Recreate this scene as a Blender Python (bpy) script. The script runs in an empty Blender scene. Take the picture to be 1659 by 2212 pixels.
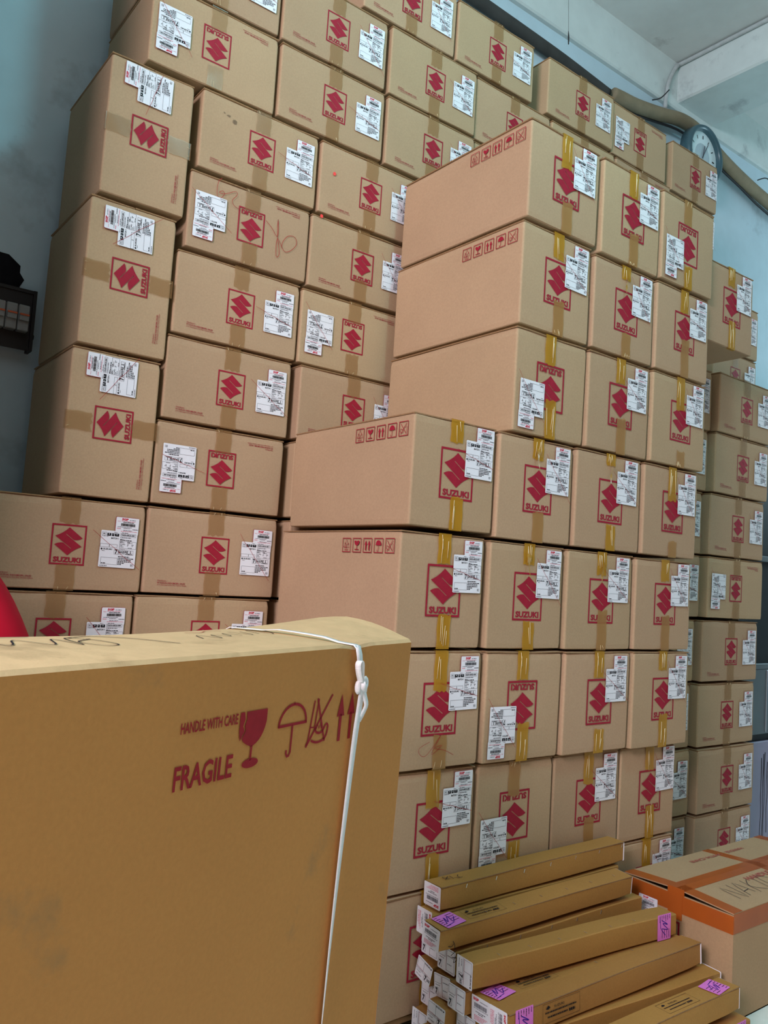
import bpy, math, random
from mathutils import Vector, Matrix
from mathutils.geometry import tessellate_polygon

scene = bpy.context.scene
C = scene.collection
ZO = 1.352            # camera height above the floor; all z below are relative to the camera
rnd = random.Random(7)

# ------------------------------------------------------------------ camera
cam_d = bpy.data.cameras.new('camera'); cam = bpy.data.objects.new('camera', cam_d); C.objects.link(cam)
yaw, pitch, roll, fpx = 0.646920, 0.078514, 0.065282, 1768.04
fwd = Vector((math.sin(yaw)*math.cos(pitch), math.cos(yaw)*math.cos(pitch), math.sin(pitch)))
rgt = Vector((math.cos(yaw), -math.sin(yaw), 0)); upv = rgt.cross(fwd)
r2 = rgt*math.cos(roll) + upv*math.sin(roll); u2 = -rgt*math.sin(roll) + upv*math.cos(roll)
M = Matrix((r2, u2, -fwd)).transposed().to_4x4(); M.translation = Vector((0, 0, ZO))
cam.matrix_world = M
cam_d.sensor_fit = 'HORIZONTAL'; cam_d.sensor_width = 36; cam_d.lens = 36*fpx/1659; cam_d.clip_start = .02
scene.camera = cam

# ------------------------------------------------------------------ world, lights, exposure
w = bpy.data.worlds.new('world'); scene.world = w; w.use_nodes = True
bg = w.node_tree.nodes['Background']; bg.inputs[0].default_value = (.80, .90, 1, 1); bg.inputs[1].default_value = .01
def area(name, loc, target, sx, sy, power, col):
    d = bpy.data.lights.new(name, 'AREA'); d.shape = 'RECTANGLE'; d.size = sx; d.size_y = sy; d.energy = power; d.color = col
    o = bpy.data.objects.new(name, d); C.objects.link(o); o.location = (loc[0], loc[1], loc[2]+ZO)
    o.rotation_euler = (Vector(target)-Vector(loc)).to_track_quat('-Z', 'Y').to_euler()
    return o
# a cool lamp hanging over the aisle, added fill lights far to the left and by the right wall, the open shop front behind the camera
def bulb(name, loc, rad, power, col):
    d = bpy.data.lights.new(name, 'POINT'); d.shadow_soft_size = rad; d.energy = power; d.color = col
    o = bpy.data.objects.new(name, d); C.objects.link(o); o.location = (loc[0], loc[1], loc[2]+ZO); return o
bulb('aisle_lamp', (1.85, .6, 2.75), .22, 80, (.36, .92, 1))
area('left_fill', (-3.6, -.60, 2.2), (1.8, 2.0, -.3), 1.8, 1.5, 325, (1, .86, .95))  # unseen fill added to light the left-facing carton sides
area('right_fill', (8.3, 1.7, 1.9), (5.0, 3.2, 1.9), 1.5, 1.6, 68, (.6, .90, 1))  # unseen fill added to brighten the right part of the back wall
area('shopfront', (1.6, -4.2, .6), (1.8, 2.4, .2), 3.0, 2.2, 20, (1, .62, .42))
scene.view_settings.view_transform = 'Standard'; scene.view_settings.look = 'None'
scene.view_settings.gamma = 1; scene.view_settings.use_curve_mapping = False
scene.view_settings.exposure = 0.0

# ------------------------------------------------------------------ materials
def srgb(r, g, b):
    f = lambda c: (c/255/12.92) if c/255 <= .04045 else ((c/255+.055)/1.055)**2.4
    return (f(r), f(g), f(b), 1)
MAT = {}
def mat(name, col, rough=.8, spec=.3, noise=None, bump=None, metal=0, rand=0.0, emit=None, alpha=None, coat=0, stains=None):
    m = bpy.data.materials.new(name); m.use_nodes = True; nt = m.node_tree; N = nt.nodes; L = nt.links
    b = N['Principled BSDF']; b.inputs['Base Color'].default_value = col; b.inputs['Roughness'].default_value = rough
    b.inputs['Specular IOR Level'].default_value = spec; b.inputs['Metallic'].default_value = metal
    if coat: b.inputs['Coat Weight'].default_value = coat
    tc = N.new('ShaderNodeTexCoord'); out = None
    if noise:                     # list of (scale, amount, stretch)
        cur = N.new('ShaderNodeRGB'); cur.outputs[0].default_value = col; out = cur.outputs[0]
        for (sc, amt, st) in noise:
            mp = N.new('ShaderNodeMapping'); mp.inputs['Scale'].default_value = st; L.new(tc.outputs['Object'], mp.inputs[0])
            nz = N.new('ShaderNodeTexNoise'); nz.inputs['Scale'].default_value = sc; nz.inputs['Detail'].default_value = 4
            L.new(mp.outputs[0], nz.inputs['Vector'])
            mr = N.new('ShaderNodeMapRange'); mr.inputs[1].default_value = .3; mr.inputs[2].default_value = .7
            mr.inputs[3].default_value = 1-amt; mr.inputs[4].default_value = 1+amt; L.new(nz.outputs[0], mr.inputs[0])
            hs = N.new('ShaderNodeHueSaturation'); L.new(out, hs.inputs['Color']); L.new(mr.outputs[0], hs.inputs['Value'])
            out = hs.outputs[0]
    if rand:
        if out is None:
            cur = N.new('ShaderNodeRGB'); cur.outputs[0].default_value = col; out = cur.outputs[0]
        oi = N.new('ShaderNodeObjectInfo')
        mr = N.new('ShaderNodeMapRange'); mr.inputs[3].default_value = 1-rand; mr.inputs[4].default_value = 1+rand; L.new(oi.outputs['Random'], mr.inputs[0])
        m2 = N.new('ShaderNodeMath'); m2.operation = 'MULTIPLY'; m2.inputs[1].default_value = 7.31; L.new(oi.outputs['Random'], m2.inputs[0])
        m3 = N.new('ShaderNodeMath'); m3.operation = 'FRACT'; L.new(m2.outputs[0], m3.inputs[0])
        mh = N.new('ShaderNodeMapRange'); mh.inputs[3].default_value = .496; mh.inputs[4].default_value = .506; L.new(m3.outputs[0], mh.inputs[0])
        hs = N.new('ShaderNodeHueSaturation'); L.new(out, hs.inputs['Color']); L.new(mr.outputs[0], hs.inputs['Value']); L.new(mh.outputs[0], hs.inputs['Hue'])
        out = hs.outputs[0]
    if stains:                    # (scale, threshold lo, hi, colour)
        for (sc, lo, hi, sc_col) in stains:
            nz = N.new('ShaderNodeTexNoise'); nz.inputs['Scale'].default_value = sc; nz.inputs['Detail'].default_value = 6; nz.inputs['Roughness'].default_value = .62
            L.new(tc.outputs['Object'], nz.inputs['Vector'])
            mr = N.new('ShaderNodeMapRange'); mr.inputs[1].default_value = lo; mr.inputs[2].default_value = hi; L.new(nz.outputs[0], mr.inputs[0])
            mx = N.new('ShaderNodeMix'); mx.data_type = 'RGBA'; L.new(mr.outputs[0], mx.inputs[0])
            if out is None:
                cur = N.new('ShaderNodeRGB'); cur.outputs[0].default_value = col; out = cur.outputs[0]
            L.new(out, mx.inputs[6]); mx.inputs[7].default_value = sc_col; out = mx.outputs[2]
    if out is not None: L.new(out, b.inputs['Base Color'])
    if bump:
        sc, st, stretch = bump
        mp = N.new('ShaderNodeMapping'); mp.inputs['Scale'].default_value = stretch; L.new(tc.outputs['Object'], mp.inputs[0])
        nz = N.new('ShaderNodeTexNoise'); nz.inputs['Scale'].default_value = sc; nz.inputs['Detail'].default_value = 3; L.new(mp.outputs[0], nz.inputs['Vector'])
        bp = N.new('ShaderNodeBump'); bp.inputs['Strength'].default_value = st; bp.inputs['Distance'].default_value = .004
        L.new(nz.outputs[0], bp.inputs['Height']); L.new(bp.outputs[0], b.inputs['Normal'])
    if alpha is not None:
        tr = N.new('ShaderNodeBsdfTransparent'); mix = N.new('ShaderNodeMixShader'); mix.inputs[0].default_value = alpha
        tr.inputs[0].default_value = alpha_tint.get(name, (1, 1, 1, 1))
        L.new(tr.outputs[0], mix.inputs[1]); L.new(b.outputs[0], mix.inputs[2]); L.new(mix.outputs[0], N['Material Output'].inputs[0])
    if emit: b.inputs['Emission Color'].default_value = emit[0]; b.inputs['Emission Strength'].default_value = emit[1]
    MAT[name] = m; return m
alpha_tint = {'tape_tan': (.92, .80, .62, 1), 'tape_brown': (.95, .90, .82, 1), 'tape_yellow': (.95, .80, .42, 1), 'tape_clear': (.93, .88, .80, 1), 'tape_orange': (.95, .66, .40, 1)}
ONE = (1, 1, 1)
mat('kraft', srgb(182, 153, 121), .82, .25, [(3.0, .05, ONE), (160, .05, ONE)], (220, .12, ONE), rand=.055)
mat('kraft_edge', srgb(150, 118, 84), .9, .2, [(90, .25, (1, 1, 6))])
mat('kraft_ochre', srgb(192, 134, 72), .8, .25, [(2.2, .05, ONE), (120, .04, ONE)], (160, .12, ONE), stains=[(5, .60, .78, srgb(150, 118, 78))])
mat('kraft_dusty_lit', srgb(214, 184, 138), .9, .15, [(2.2, .06, ONE), (30, .05, ONE)], (160, .12, ONE), stains=[(6, .56, .74, srgb(172, 146, 108))])  # dust smudges, with overhead light on the lid painted into the paler base
mat('kraft_long', srgb(172, 125, 64), .72, .3, [(6, .07, (.5, 1, 1)), (150, .05, ONE)], (180, .12, ONE), rand=.06)
mat('kraft_taped', srgb(180, 149, 112), .78, .3, [(3, .06, ONE), (140, .05, ONE)], (200, .12, ONE))
mat('print_red', srgb(158, 30, 52), .65, .25, [(60, .10, ONE)])
mat('print_crimson', srgb(150, 26, 36), .65, .25, [(60, .10, ONE)])
mat('print_faded', srgb(176, 92, 80), .8, .2)
mat('paper', srgb(236, 238, 244), .55, .35, [(30, .015, ONE)])
mat('ink', srgb(28, 28, 34), .6, .2)
mat('ink_grey', srgb(96, 96, 104), .6, .2)
mat('ink_red', srgb(205, 40, 66), .6, .2)
mat('ink_pink', srgb(226, 150, 165), .6, .2)
mat('pen_red', srgb(168, 40, 44), .6, .2)
mat('pen_black', srgb(38, 38, 44), .6, .2)
mat('pen_blue', srgb(62, 40, 150), .6, .2)
mat('pink_paper', srgb(228, 128, 214), .6, .3, [(40, .03, ONE)])
mat('tape_brown', srgb(162, 124, 80), .28, .5, [(8, .06, ONE)], (14, .12, (1, 1, .25)), alpha=.34)
mat('tape_clear', srgb(170, 140, 100), .22, .5, None, (18, .35, (1, 1, .3)), alpha=.22)
mat('tape_yellow', srgb(196, 146, 42), .26, .5, [(9, .08, ONE)], (16, .4, (1.6, 1, .18)), alpha=.62)
mat('tape_tan', srgb(184, 140, 84), .3, .5, [(9, .06, ONE)], (16, .25, (1.6, 1, .25)), alpha=.55)
mat('tape_orange', srgb(192, 100, 40), .26, .5, [(7, .12, ONE)], (12, .35, ONE), alpha=.72)
mat('smudge', srgb(70, 64, 60), .9, .1, [(60, .4, ONE)], alpha=.38)
mat('painted_glint', srgb(250, 235, 190), .2, .6)  # pale colour of the glints painted on the tape
mat('strap_white', srgb(240, 240, 240), .5, .4, [(150, .04, ONE)], (260, .3, (1, .2, 1)))
mat('wall_paint', srgb(188, 210, 220), .85, .25, [(1.3, .05, ONE), (9, .03, ONE)], (25, .12, ONE),
    stains=[(2.3, .60, .80, srgb(140, 156, 164)), (14, .74, .78, srgb(48, 52, 58))])
mat('ceiling_paint', srgb(212, 216, 214), .9, .2, [(1.1, .05, ONE), (12, .03, ONE)], (30, .15, ONE), stains=[(3, .62, .8, srgb(150, 148, 146))])
mat('beam_paint', srgb(202, 212, 210), .85, .25, [(1.5, .06, ONE), (10, .04, ONE)], (22, .25, ONE), stains=[(4, .60, .75, srgb(160, 168, 170))])
mat('floor_paint', srgb(226, 238, 230), .45, .4, [(1.5, .06, ONE), (20, .04, ONE)], (30, .06, ONE), stains=[(7, .70, .76, srgb(70, 74, 76))])
mat('pipe_brown', srgb(134, 122, 98), .75, .3, [(12, .12, ONE)], (40, .3, ONE))
mat('cable_grey', srgb(176, 182, 182), .6, .3, [(30, .1, ONE)])
mat('cable_dark', srgb(40, 40, 42), .6, .3)
mat('clock_rim', srgb(62, 92, 102), .3, .5)
mat('clock_face', srgb(216, 236, 240), .4, .4)
mat('clock_dial', srgb(176, 196, 204), .4, .4)
mat('steel', srgb(168, 172, 180), .35, .5, [(20, .05, (1, 1, .1))], metal=.7)
mat('cabinet_grey', srgb(110, 118, 124), .5, .4, [(4, .08, ONE)])
mat('cabinet_lilac', srgb(160, 154, 178), .55, .4, [(4, .05, ONE)])
mat('black_plastic', srgb(22, 22, 24), .5, .4, [(20, .2, ONE)])
mat('soot', srgb(26, 26, 30), .95, .1, [(14, .4, ONE)])
mat('breaker_grey', srgb(140, 146, 146), .5, .4, [(40, .1, ONE)])
mat('breaker_orange', srgb(196, 92, 52), .5, .4)
mat('red_cloth', srgb(196, 10, 44), .75, .2, [(6, .08, ONE)], (12, .4, (1, 1, .3)))
mat('red_dot', srgb(255, 70, 66), .4, .5)
mat('pallet_wood', srgb(150, 118, 80), .85, .2, [(14, .15, (.2, 1, 1))])
mat('staple', srgb(220, 220, 215), .25, .6, metal=.8)
mat('shade_grey', srgb(66, 66, 64), .8, .2, [(8, .15, ONE)])  # dark grey for the pipe's painted shade and the added light block

# ------------------------------------------------------------------ mesh helpers
class MB:
    def __init__(s): s.v = []; s.f = []; s.m = []
    def quad(s, pts, m=0):
        b = len(s.v); s.v += [tuple(p) for p in pts]; s.f.append(tuple(range(b, b+len(pts)))); s.m.append(m)
    def box(s, x0, x1, y0, y1, z0, z1, m=0, ch=0.0):
        if ch:
            return s.rbox(x0, x1, y0, y1, z0, z1, m, ch)
        b = len(s.v)
        s.v += [(x, y, z) for z in (z0, z1) for y in (y0, y1) for x in (x0, x1)]
        for q in ((0, 2, 3, 1), (4, 5, 7, 6), (0, 1, 5, 4), (2, 6, 7, 3), (0, 4, 6, 2), (1, 3, 7, 5)):
            s.f.append(tuple(b+i for i in q)); s.m.append(m)
    def rbox(s, x0, x1, y0, y1, z0, z1, m, ch):      # chamfered box: three stacked octagon rings
        def ring(z, d):
            a = [(x0+ch, y0+d), (x1-ch, y0+d), (x1-d, y0+ch), (x1-d, y1-ch), (x1-ch, y1-d), (x0+ch, y1-d), (x0+d, y1-ch), (x0+d, y0+ch)]
            return [(p[0], p[1], z) for p in a]
        rings = [ring(z0, ch), ring(z0+ch, 0), ring(z1-ch, 0), ring(z1, ch)]
        s.loft(rings, m)
    def loft(s, rings, m=0, cap=True, closed=True):
        b = len(s.v); n = len(rings[0])
        for r in rings: s.v += [tuple(p) for p in r]
        for i in range(len(rings)-1):
            for j in range(n if closed else n-1):
                k = (j+1) % n
                s.f.append((b+i*n+j, b+i*n+k, b+(i+1)*n+k, b+(i+1)*n+j)); s.m.append(m)
        if cap:
            s.f.append(tuple(b+j for j in reversed(range(n)))); s.m.append(m)
            s.f.append(tuple(b+(len(rings)-1)*n+j for j in range(n))); s.m.append(m)
    def tube(s, pts, r, n=8, m=0, cap=True):
        pts = [Vector(p) for p in pts]; rings = []; pu = None
        for i, p in enumerate(pts):
            t = (pts[min(i+1, len(pts)-1)]-pts[max(i-1, 0)]).normalized()
            if pu is None: pu = t.orthogonal().normalized()
            pu = (pu - t*pu.dot(t)).normalized(); pv = t.cross(pu)
            rr = r[i] if isinstance(r, (list, tuple)) else r
            rings.append([p + pu*rr*math.cos(a*2*math.pi/n) + pv*rr*math.sin(a*2*math.pi/n) for a in range(n)])
        s.loft(rings, m, cap)
    def mesh(s, name, mats, smooth=False):
        me = bpy.data.meshes.new(name); me.from_pydata(s.v, [], s.f)
        for k in mats: me.materials.append(MAT[k])
        me.polygons.foreach_set('material_index', s.m)
        if smooth: me.polygons.foreach_set('use_smooth', [True]*len(me.polygons))
        me.update(); return me

def link(name, me, parent=None, loc=(0, 0, 0), rot=(0, 0, 0), scale=None, label=None):
    o = bpy.data.objects.new(name, me); C.objects.link(o)
    if parent is not None:
        o.parent = parent; o.location = loc
    else:
        o.location = (loc[0], loc[1], loc[2]+ZO)
    o.rotation_euler = rot
    if scale: o.scale = scale
    if label: o['label'] = label
    return o
def thing(name, label, cat, loc=(0, 0, 0), rot=(0, 0, 0), group=None):
    o = link(name, None, None, loc, rot); o.empty_display_size = .05
    o['label'] = label; o['category'] = cat
    if group: o['group'] = group
    return o
def struct(name, mb, mats, loc=(0, 0, 0), smooth=False):
    o = link(name, mb.mesh(name, mats, smooth), None, loc); o['kind'] = 'structure'; return o

_txt = {}
def text_geo(s, bold=0.0):
    k = (s, bold)
    if k not in _txt:
        cu = bpy.data.curves.new('t', 'FONT'); cu.body = s; cu.fill_mode = 'FRONT'; cu.resolution_u = 2; cu.offset = bold
        o = bpy.data.objects.new('t', cu); C.objects.link(o); bpy.context.view_layer.update()
        me = o.evaluated_get(bpy.context.evaluated_depsgraph_get()).to_mesh()
        v = [(p.co.x, p.co.y) for p in me.vertices]; f = [tuple(p.vertices) for p in me.polygons]
        bpy.data.objects.remove(o); bpy.data.curves.remove(cu)
        xs = [a[0] for a in v]; ys = [a[1] for a in v]
        _txt[k] = (v, f, min(xs), max(xs), min(ys), max(ys))
    return _txt[k]

class Art(MB):
    """flat print: x right, z up, the viewer on the -y side; layers stand off by fractions of a millimetre"""
    EPS = .00025
    def poly(s, loops, m=0, ly=0):
        if not isinstance(loops[0][0], (tuple, list)): loops = [loops]
        vs = [[Vector((p[0], p[1], 0)) for p in lp] for lp in loops]
        tris = tessellate_polygon(vs); b = len(s.v)
        for lp in loops: s.v += [(p[0], -ly*s.EPS, p[1]) for p in lp]
        for t in tris:
            a, c, d = [s.v[b+i] for i in t]
            cr = (c[0]-a[0])*(d[2]-a[2])-(c[2]-a[2])*(d[0]-a[0])
            s.f.append(tuple(b+i for i in (t if cr > 0 else t[::-1]))); s.m.append(m)
    def rect(s, x0, x1, z0, z1, m=0, ly=0):
        y = -ly*s.EPS; s.quad([(x0, y, z0), (x1, y, z0), (x1, y, z1), (x0, y, z1)], m)
    def frame(s, x0, x1, z0, z1, t, m=0, ly=0):
        s.rect(x0, x1, z1-t, z1, m, ly); s.rect(x0, x1, z0, z0+t, m, ly); s.rect(x0, x0+t, z0+t, z1-t, m, ly); s.rect(x1-t, x1, z0+t, z1-t, m, ly)
    def rrect(s, x0, x1, z0, z1, r, m=0, ly=0):
        pts = []
        for cx, cz, a0 in ((x1-r, z0+r, -90), (x1-r, z1-r, 0), (x0+r, z1-r, 90), (x0+r, z0+r, 180)):
            for k in range(4): a = math.radians(a0+k*30); pts.append((cx+r*math.cos(a), cz+r*math.sin(a)))
        s.poly(pts, m, ly)
    def line(s, pts, wd, m=0, ly=0):
        y = -ly*s.EPS; n = len(pts); P = [Vector(p) for p in pts]; L = []; R = []
        for i in range(n):
            t = (P[min(i+1, n-1)]-P[max(i-1, 0)]); t = t.normalized() if t.length else Vector((1, 0)); q = Vector((-t.y, t.x))*wd/2
            L.append(P[i]+q); R.append(P[i]-q)
        for i in range(n-1):
            s.quad([(R[i].x, y, R[i].y), (R[i+1].x, y, R[i+1].y), (L[i+1].x, y, L[i+1].y), (L[i].x, y, L[i].y)], m)
    def text(s, st, x, z, h, m=0, ly=0, wd=None, bold=.012, center=False, slant=0):
        v, f, x0, x1, y0, y1 = text_geo(st, bold); sy = h/(y1-y0); sx = (wd/(x1-x0)) if wd else sy
        if center: x -= (x1-x0)*sx/2
        b = len(s.v); s.v += [(x+(p[0]-x0)*sx+slant*(p[1]-y0)*sy, -ly*s.EPS, z+(p[1]-y0)*sy) for p in v]
        for q in f: s.f.append(tuple(b+i for i in q)); s.m.append(m)
    def bars(s, x0, x1, z, h, m=0, ly=0, seed=0, mn=.002, mx=.007):     # a line of print too small to read
        r = random.Random(seed); x = x0
        while x < x1:
            d = r.uniform(mn, mx); s.rect(x, min(x+d, x1), z, z+h, m, ly); x += d+r.uniform(.0008, .0018)
    def disc(s, cx, cz, r, m=0, ly=0, n=20, rz=None):
        s.poly([(cx+r*math.cos(k*2*math.pi/n), cz+(rz or r)*math.sin(k*2*math.pi/n)) for k in range(n)], m, ly)
def smooth_path(pts, k=5):
    P = [Vector(p) for p in pts]; out = []
    for i in range(len(P)-1):
        p0, p1, p2, p3 = P[max(i-1, 0)], P[i], P[i+1], P[min(i+2, len(P)-1)]
        for j in range(k):
            t = j/k; out.append(.5*((2*p1)+(p2-p0)*t+(2*p0-5*p1+4*p2-p3)*t*t+(3*p1-p0-3*p2+p3)*t**3))
    out.append(P[-1]); return [tuple(p) for p in out]
def mirror(pts): return [(-x, -z) for x, z in pts]
def bez(a, c, b, n=6):
    return [((1-t)**2*a[0]+2*t*(1-t)*c[0]+t*t*b[0], (1-t)**2*a[1]+2*t*(1-t)*c[1]+t*t*b[1]) for t in [i/n for i in range(n+1)]]

# ------------------------------------------------------------------ the printed artwork
def logo_mesh(sx, sz, name):
    a = Art()
    # emblem: point-symmetric about (0, .0105) of the frame
    half = bez((-.0418, .0150), (-.018, .024), (0, .0440)) + [(.0425, .0120)] + bez((.0425, .0120), (.030, .0035), (.0155, .0055), 6)[1:] + [(-.0085, .0230), (-.0098, .0216)]
    # band edge runs from the slot end down to the lower right tip, then the mirrored half follows
    outline = half + mirror(half)
    a.poly([(x*sx, (z+.0105)*sz) for x, z in outline], 0, 2)
    t = .0049
    a.frame(-.0535*sx, .0535*sx, -.0635*sz, .0635*sz, t*sx, 0, 2)
    a.text('SUZUKI', -.0425*sx, -.0555*sz, .0165*sz, 0, 2, wd=.085*sx, bold=.042)
    return a.mesh(name, ['print_red'])
def address_mesh():
    a = Art()
    a.text('Distributor:', 0, .0150, .0042, 0, 2, wd=.032, bold=.015)
    a.text('PT SUZUKI INDOMOBIL SALES', 0, .0068, .0052, 0, 2, wd=.098, bold=.02)
    a.text('Jl. P. Diponegoro Km.38,2 Tambun Selatan', 0, 0, .0046, 0, 2, wd=.104, bold=.012)
    return a.mesh('address_print', ['print_red'])
def symbols_mesh():
    a = Art(); S = .046; g = .0573; t = .0024
    for k in range(5): a.frame(k*g, k*g+S, 0, S, t, 0, 2)
    # recycling triangle with 20 and PAP
    a.line([(.008, .016), (.023, .041), (.038, .016), (.008, .016)], .0022, 0, 2)
    a.line([(.019, .0125), (.023, .016), (.019, .0195)], .002, 0, 2); a.line([(.031, .031), (.0335, .026), (.029, .0255)], .002, 0, 2); a.line([(.012, .0275), (.0145, .0305), (.0165, .0265)], .002, 0, 2)
    a.text('20', .023, .020, .007, 0, 2, center=True); a.text('PAP', .023, .0045, .0065, 0, 2, center=True, wd=.02)
    o = g      # cracked glass
    a.poly([(o+.0095, .037)] + bez((o+.0095, .037), (o+.009, .024), (o+.022, .022), 5)[1:] + bez((o+.024, .022), (o+.037, .024), (o+.0365, .037), 5) + [(o+.026, .037), (o+.024, .031), (o+.0215, .034), (o+.0205, .037)], 0, 2)
    a.rect(o+.0217, o+.0243, .010, .0225, 0, 2); a.rect(o+.012, o+.034, .008, .0108, 0, 2)
    o = 2*g    # two arrows
    for q in (.0145, .0315):
        a.rect(o+q-.0028, o+q+.0028, .0075, .0245, 0, 2); a.poly([(o+q-.0065, .0245), (o+q+.0065, .0245), (o+q, .039)], 0, 2)
    o = 3*g    # umbrella
    a.poly([(o+.0085, .0225)] + bez((o+.0085, .0225), (o+.010, .0385), (o+.023, .039), 6)[1:] + bez((o+.023, .039), (o+.036, .0385), (o+.0375, .0225), 6)[1:] + [(o+.033, .0245), (o+.028, .0225), (o+.023, .0245), (o+.018, .0225), (o+.013, .0245)], 0, 2)
    a.line([(o+.023, .024), (o+.023, .008), (o+.0205, .0045), (o+.0165, .0060), (o+.0165, .0105)], .0018, 0, 2)
    o = 4*g    # no hooks
    a.line([(o+.009, .039), (o+.037, .006)], .0019, 0, 2); a.line([(o+.037, .039), (o+.009, .006)], .0019, 0, 2)
    a.line(smooth_path([(o+.012, .011), (o+.006, .016), (o+.008, .022), (o+.016, .021), (o+.022, .017), (o+.020, .011), (o+.012, .011)], 4), .0014, 0, 2)
    a.line([(o+.026, .026), (o+.038, .030), (o+.038, .012), (o+.034, .010)], .0014, 0, 2)
    return a.mesh('handling_symbols', ['print_red'])
def label_meshes():
    # two cards: the large one's centre is the origin
    a = Art()
    x0, x1, z0, z1 = -.0595, .0595, -.059, .059; W = x1-x0; H = z1-z0
    a.rrect(-.0165, .0605, .054, .1065, .003, 1, 0)
    a.rrect(-.0150, .0610, .050, .1055, .003, 0, 1)
    a.rrect(x0, x1, z0, z1, .003, 0, 2)
    card = a.mesh('label_cards', ['paper', 'print_red'])
    p = Art(); K, G, RD, PK = 0, 1, 2, 3
    U = lambda u: x0+u*W
    V = lambda v: z1-v*H
    def R(u0, u1, v0, v1, m=K): p.rect(U(u0), U(u1), V(v1), V(v0), m, 4)
    def Fm(u0, u1, v0, v1): p.frame(U(u0), U(u1), V(v1), V(v0), .0007, G, 4)
    for u0, u1 in ((.165, .27), (.29, .355), (.372, .49)): R(u0, u1, .068, .145)
    p.text('8', U(.205), V(.115), .0045, 4, 5); p.text('1', U(.316), V(.115), .0045, 4, 5); p.text('11', U(.415), V(.115), .0045, 4, 5)
    Fm(.03, .145, .05, .135); p.text('401', U(.05), V(.112), .0045, K, 4, wd=.008)
    p.text('BATCH 1', U(.28), V(.225), .0052, K, 4, wd=.0245, bold=.03)
    Fm(.53, .955, .05, .135); p.text('35650-60R20-000', U(.55), V(.115), .0055, K, 4, wd=.044, bold=.025)
    p.bars(U(.53), U(.83), V(.175), .0022, G, 4, 1); p.bars(U(.53), U(.62), V(.22), .0018, G, 4, 2); p.bars(U(.53), U(.86), V(.245), .0026, K, 4, 3)
    p.bars(U(.03), U(.20), V(.165), .0016, G, 4, 21); p.bars(U(.35), U(.45), V(.045), .0014, G, 4, 22); p.bars(U(.56), U(.74), V(.04), .0016, G, 4, 23)
    Fm(.52, .99, .262, .465)
    for v, u0, u1, s_ in ((.29, .54, .62, 4), (.29, .74, .82, 5), (.315, .54, .66, 6), (.315, .74, .88, 7), (.36, .54, .68, 8), (.36, .74, .79, 9), (.36, .86, .92, 10), (.39, .54, .6, 11), (.39, .74, .76, 12), (.39, .87, .89, 24), (.43, .54, .64, 13), (.45, .76, .88, 14)):
        p.bars(U(u0), U(u1), V(v), .0020, K, 4, s_, .001, .004)
    Fm(-.0, .47, .368, .458); p.text('1', U(.25), V(.445), .0075, K, 4, center=True)
    p.disc(U(.05), V(.512), .0030, K, 4, 10); p.text('SUZUKI', U(.095), V(.530), .0048, K, 4, wd=.028, bold=.03)
    p.bars(U(.06), U(.14), V(.565), .0014, G, 4, 15)
    Fm(.395, .51, .492, .640); p.text('7', U(.452), V(.630), .0150, K, 4, center=True, wd=.0078, bold=.05)
    Fm(.515, .93, .508, .632); p.text('SA35', U(.525), V(.600), .0085, K, 4, wd=.0195, bold=.03); p.text('RE  S', U(.70), V(.590), .0080, K, 4, wd=.020, bold=.03)
    p.text('DOMESTIC', U(.72), V(.625), .0035, K, 4, wd=.022, bold=.03); p.bars(U(.53), U(.68), V(.495), .0014, G, 4, 16)
    for i, (v, u1) in enumerate(((.705, .83), (.750, .95), (.793, .88), (.837, .88), (.877, .70), (.917, .62))):
        p.bars(U(.52), U(u1), V(v), .0028, K, 4, 30+i, .0025, .0065)
    Fm(.05, .505, .735, .925); p.bars(U(.07), U(.19), V(.905), .0026, K, 4, 17); p.bars(U(.03), U(.23), V(.975), .0022, G, 4, 18)
    Fm(.88, .95, .885, .945); p.text('B1', U(.895), V(.928), .0035, K, 4)
    # small card
    X = lambda u: -.0150+u*.076
    Zv = lambda v: .1055-v*.0465
    p.text('SGP', X(.24), Zv(.20), .0070, RD, 4, wd=.022, bold=.05); p.bars(X(.58), X(.84), Zv(.17), .0016, G, 4, 40)
    p.bars(X(.22), X(.84), Zv(.27), .0016, PK, 4, 41, .004, .012); p.bars(X(.06), X(.19), Zv(.30), .0014, PK, 4, 42)
    p.text('35650-60R20-000', X(.30), Zv(.37), .0032, K, 4, wd=.036, bold=.03)
    rr = random.Random(3); xx = X(.22)
    while xx < X(.83):
        d = rr.uniform(.0004, .0014); p.rect(xx, xx+d, Zv(.60), Zv(.41), K, 4); xx += d+rr.uniform(.0004, .0010)
    p.bars(X(.08), X(.72), Zv(.69), .0016, G, 4, 43); p.bars(X(.34), X(.62), Zv(.77), .0016, G, 4, 44); p.bars(X(.06), X(.22), Zv(.82), .003, PK, 4, 45)
    p.bars(X(.34), X(.72), Zv(.92), .0018, G, 4, 46); p.bars(X(.74), X(.98), Zv(.82), .0022, G, 4, 47); p.bars(X(.24), X(.94), Zv(.99), .0018, PK, 4, 48)
    pr = p.mesh('label_print', ['ink', 'ink_grey', 'ink_red', 'ink_pink', 'paper'])
    return card, pr
LOGO_K = logo_mesh(1, 1, 'logo_print'); LOGO_F = logo_mesh(1.31, 1.26, 'logo_print_large')
ADDR = address_mesh(); SYMB = symbols_mesh(); CARD, CPRINT = label_meshes()
def pen_line(dx0, dz0, dx1, dz1, seed):
    a = Art(); r = random.Random(seed)
    pts = [(dx0+(dx1-dx0)*t+r.uniform(-.0015, .0015), dz0+(dz1-dz0)*t+r.uniform(-.0015, .0015)) for t in [i/6 for i in range(7)]]
    a.line(smooth_path(pts, 3), .0011, 0, 7); return a.mesh('pen_line', ['pen_red'])
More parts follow.
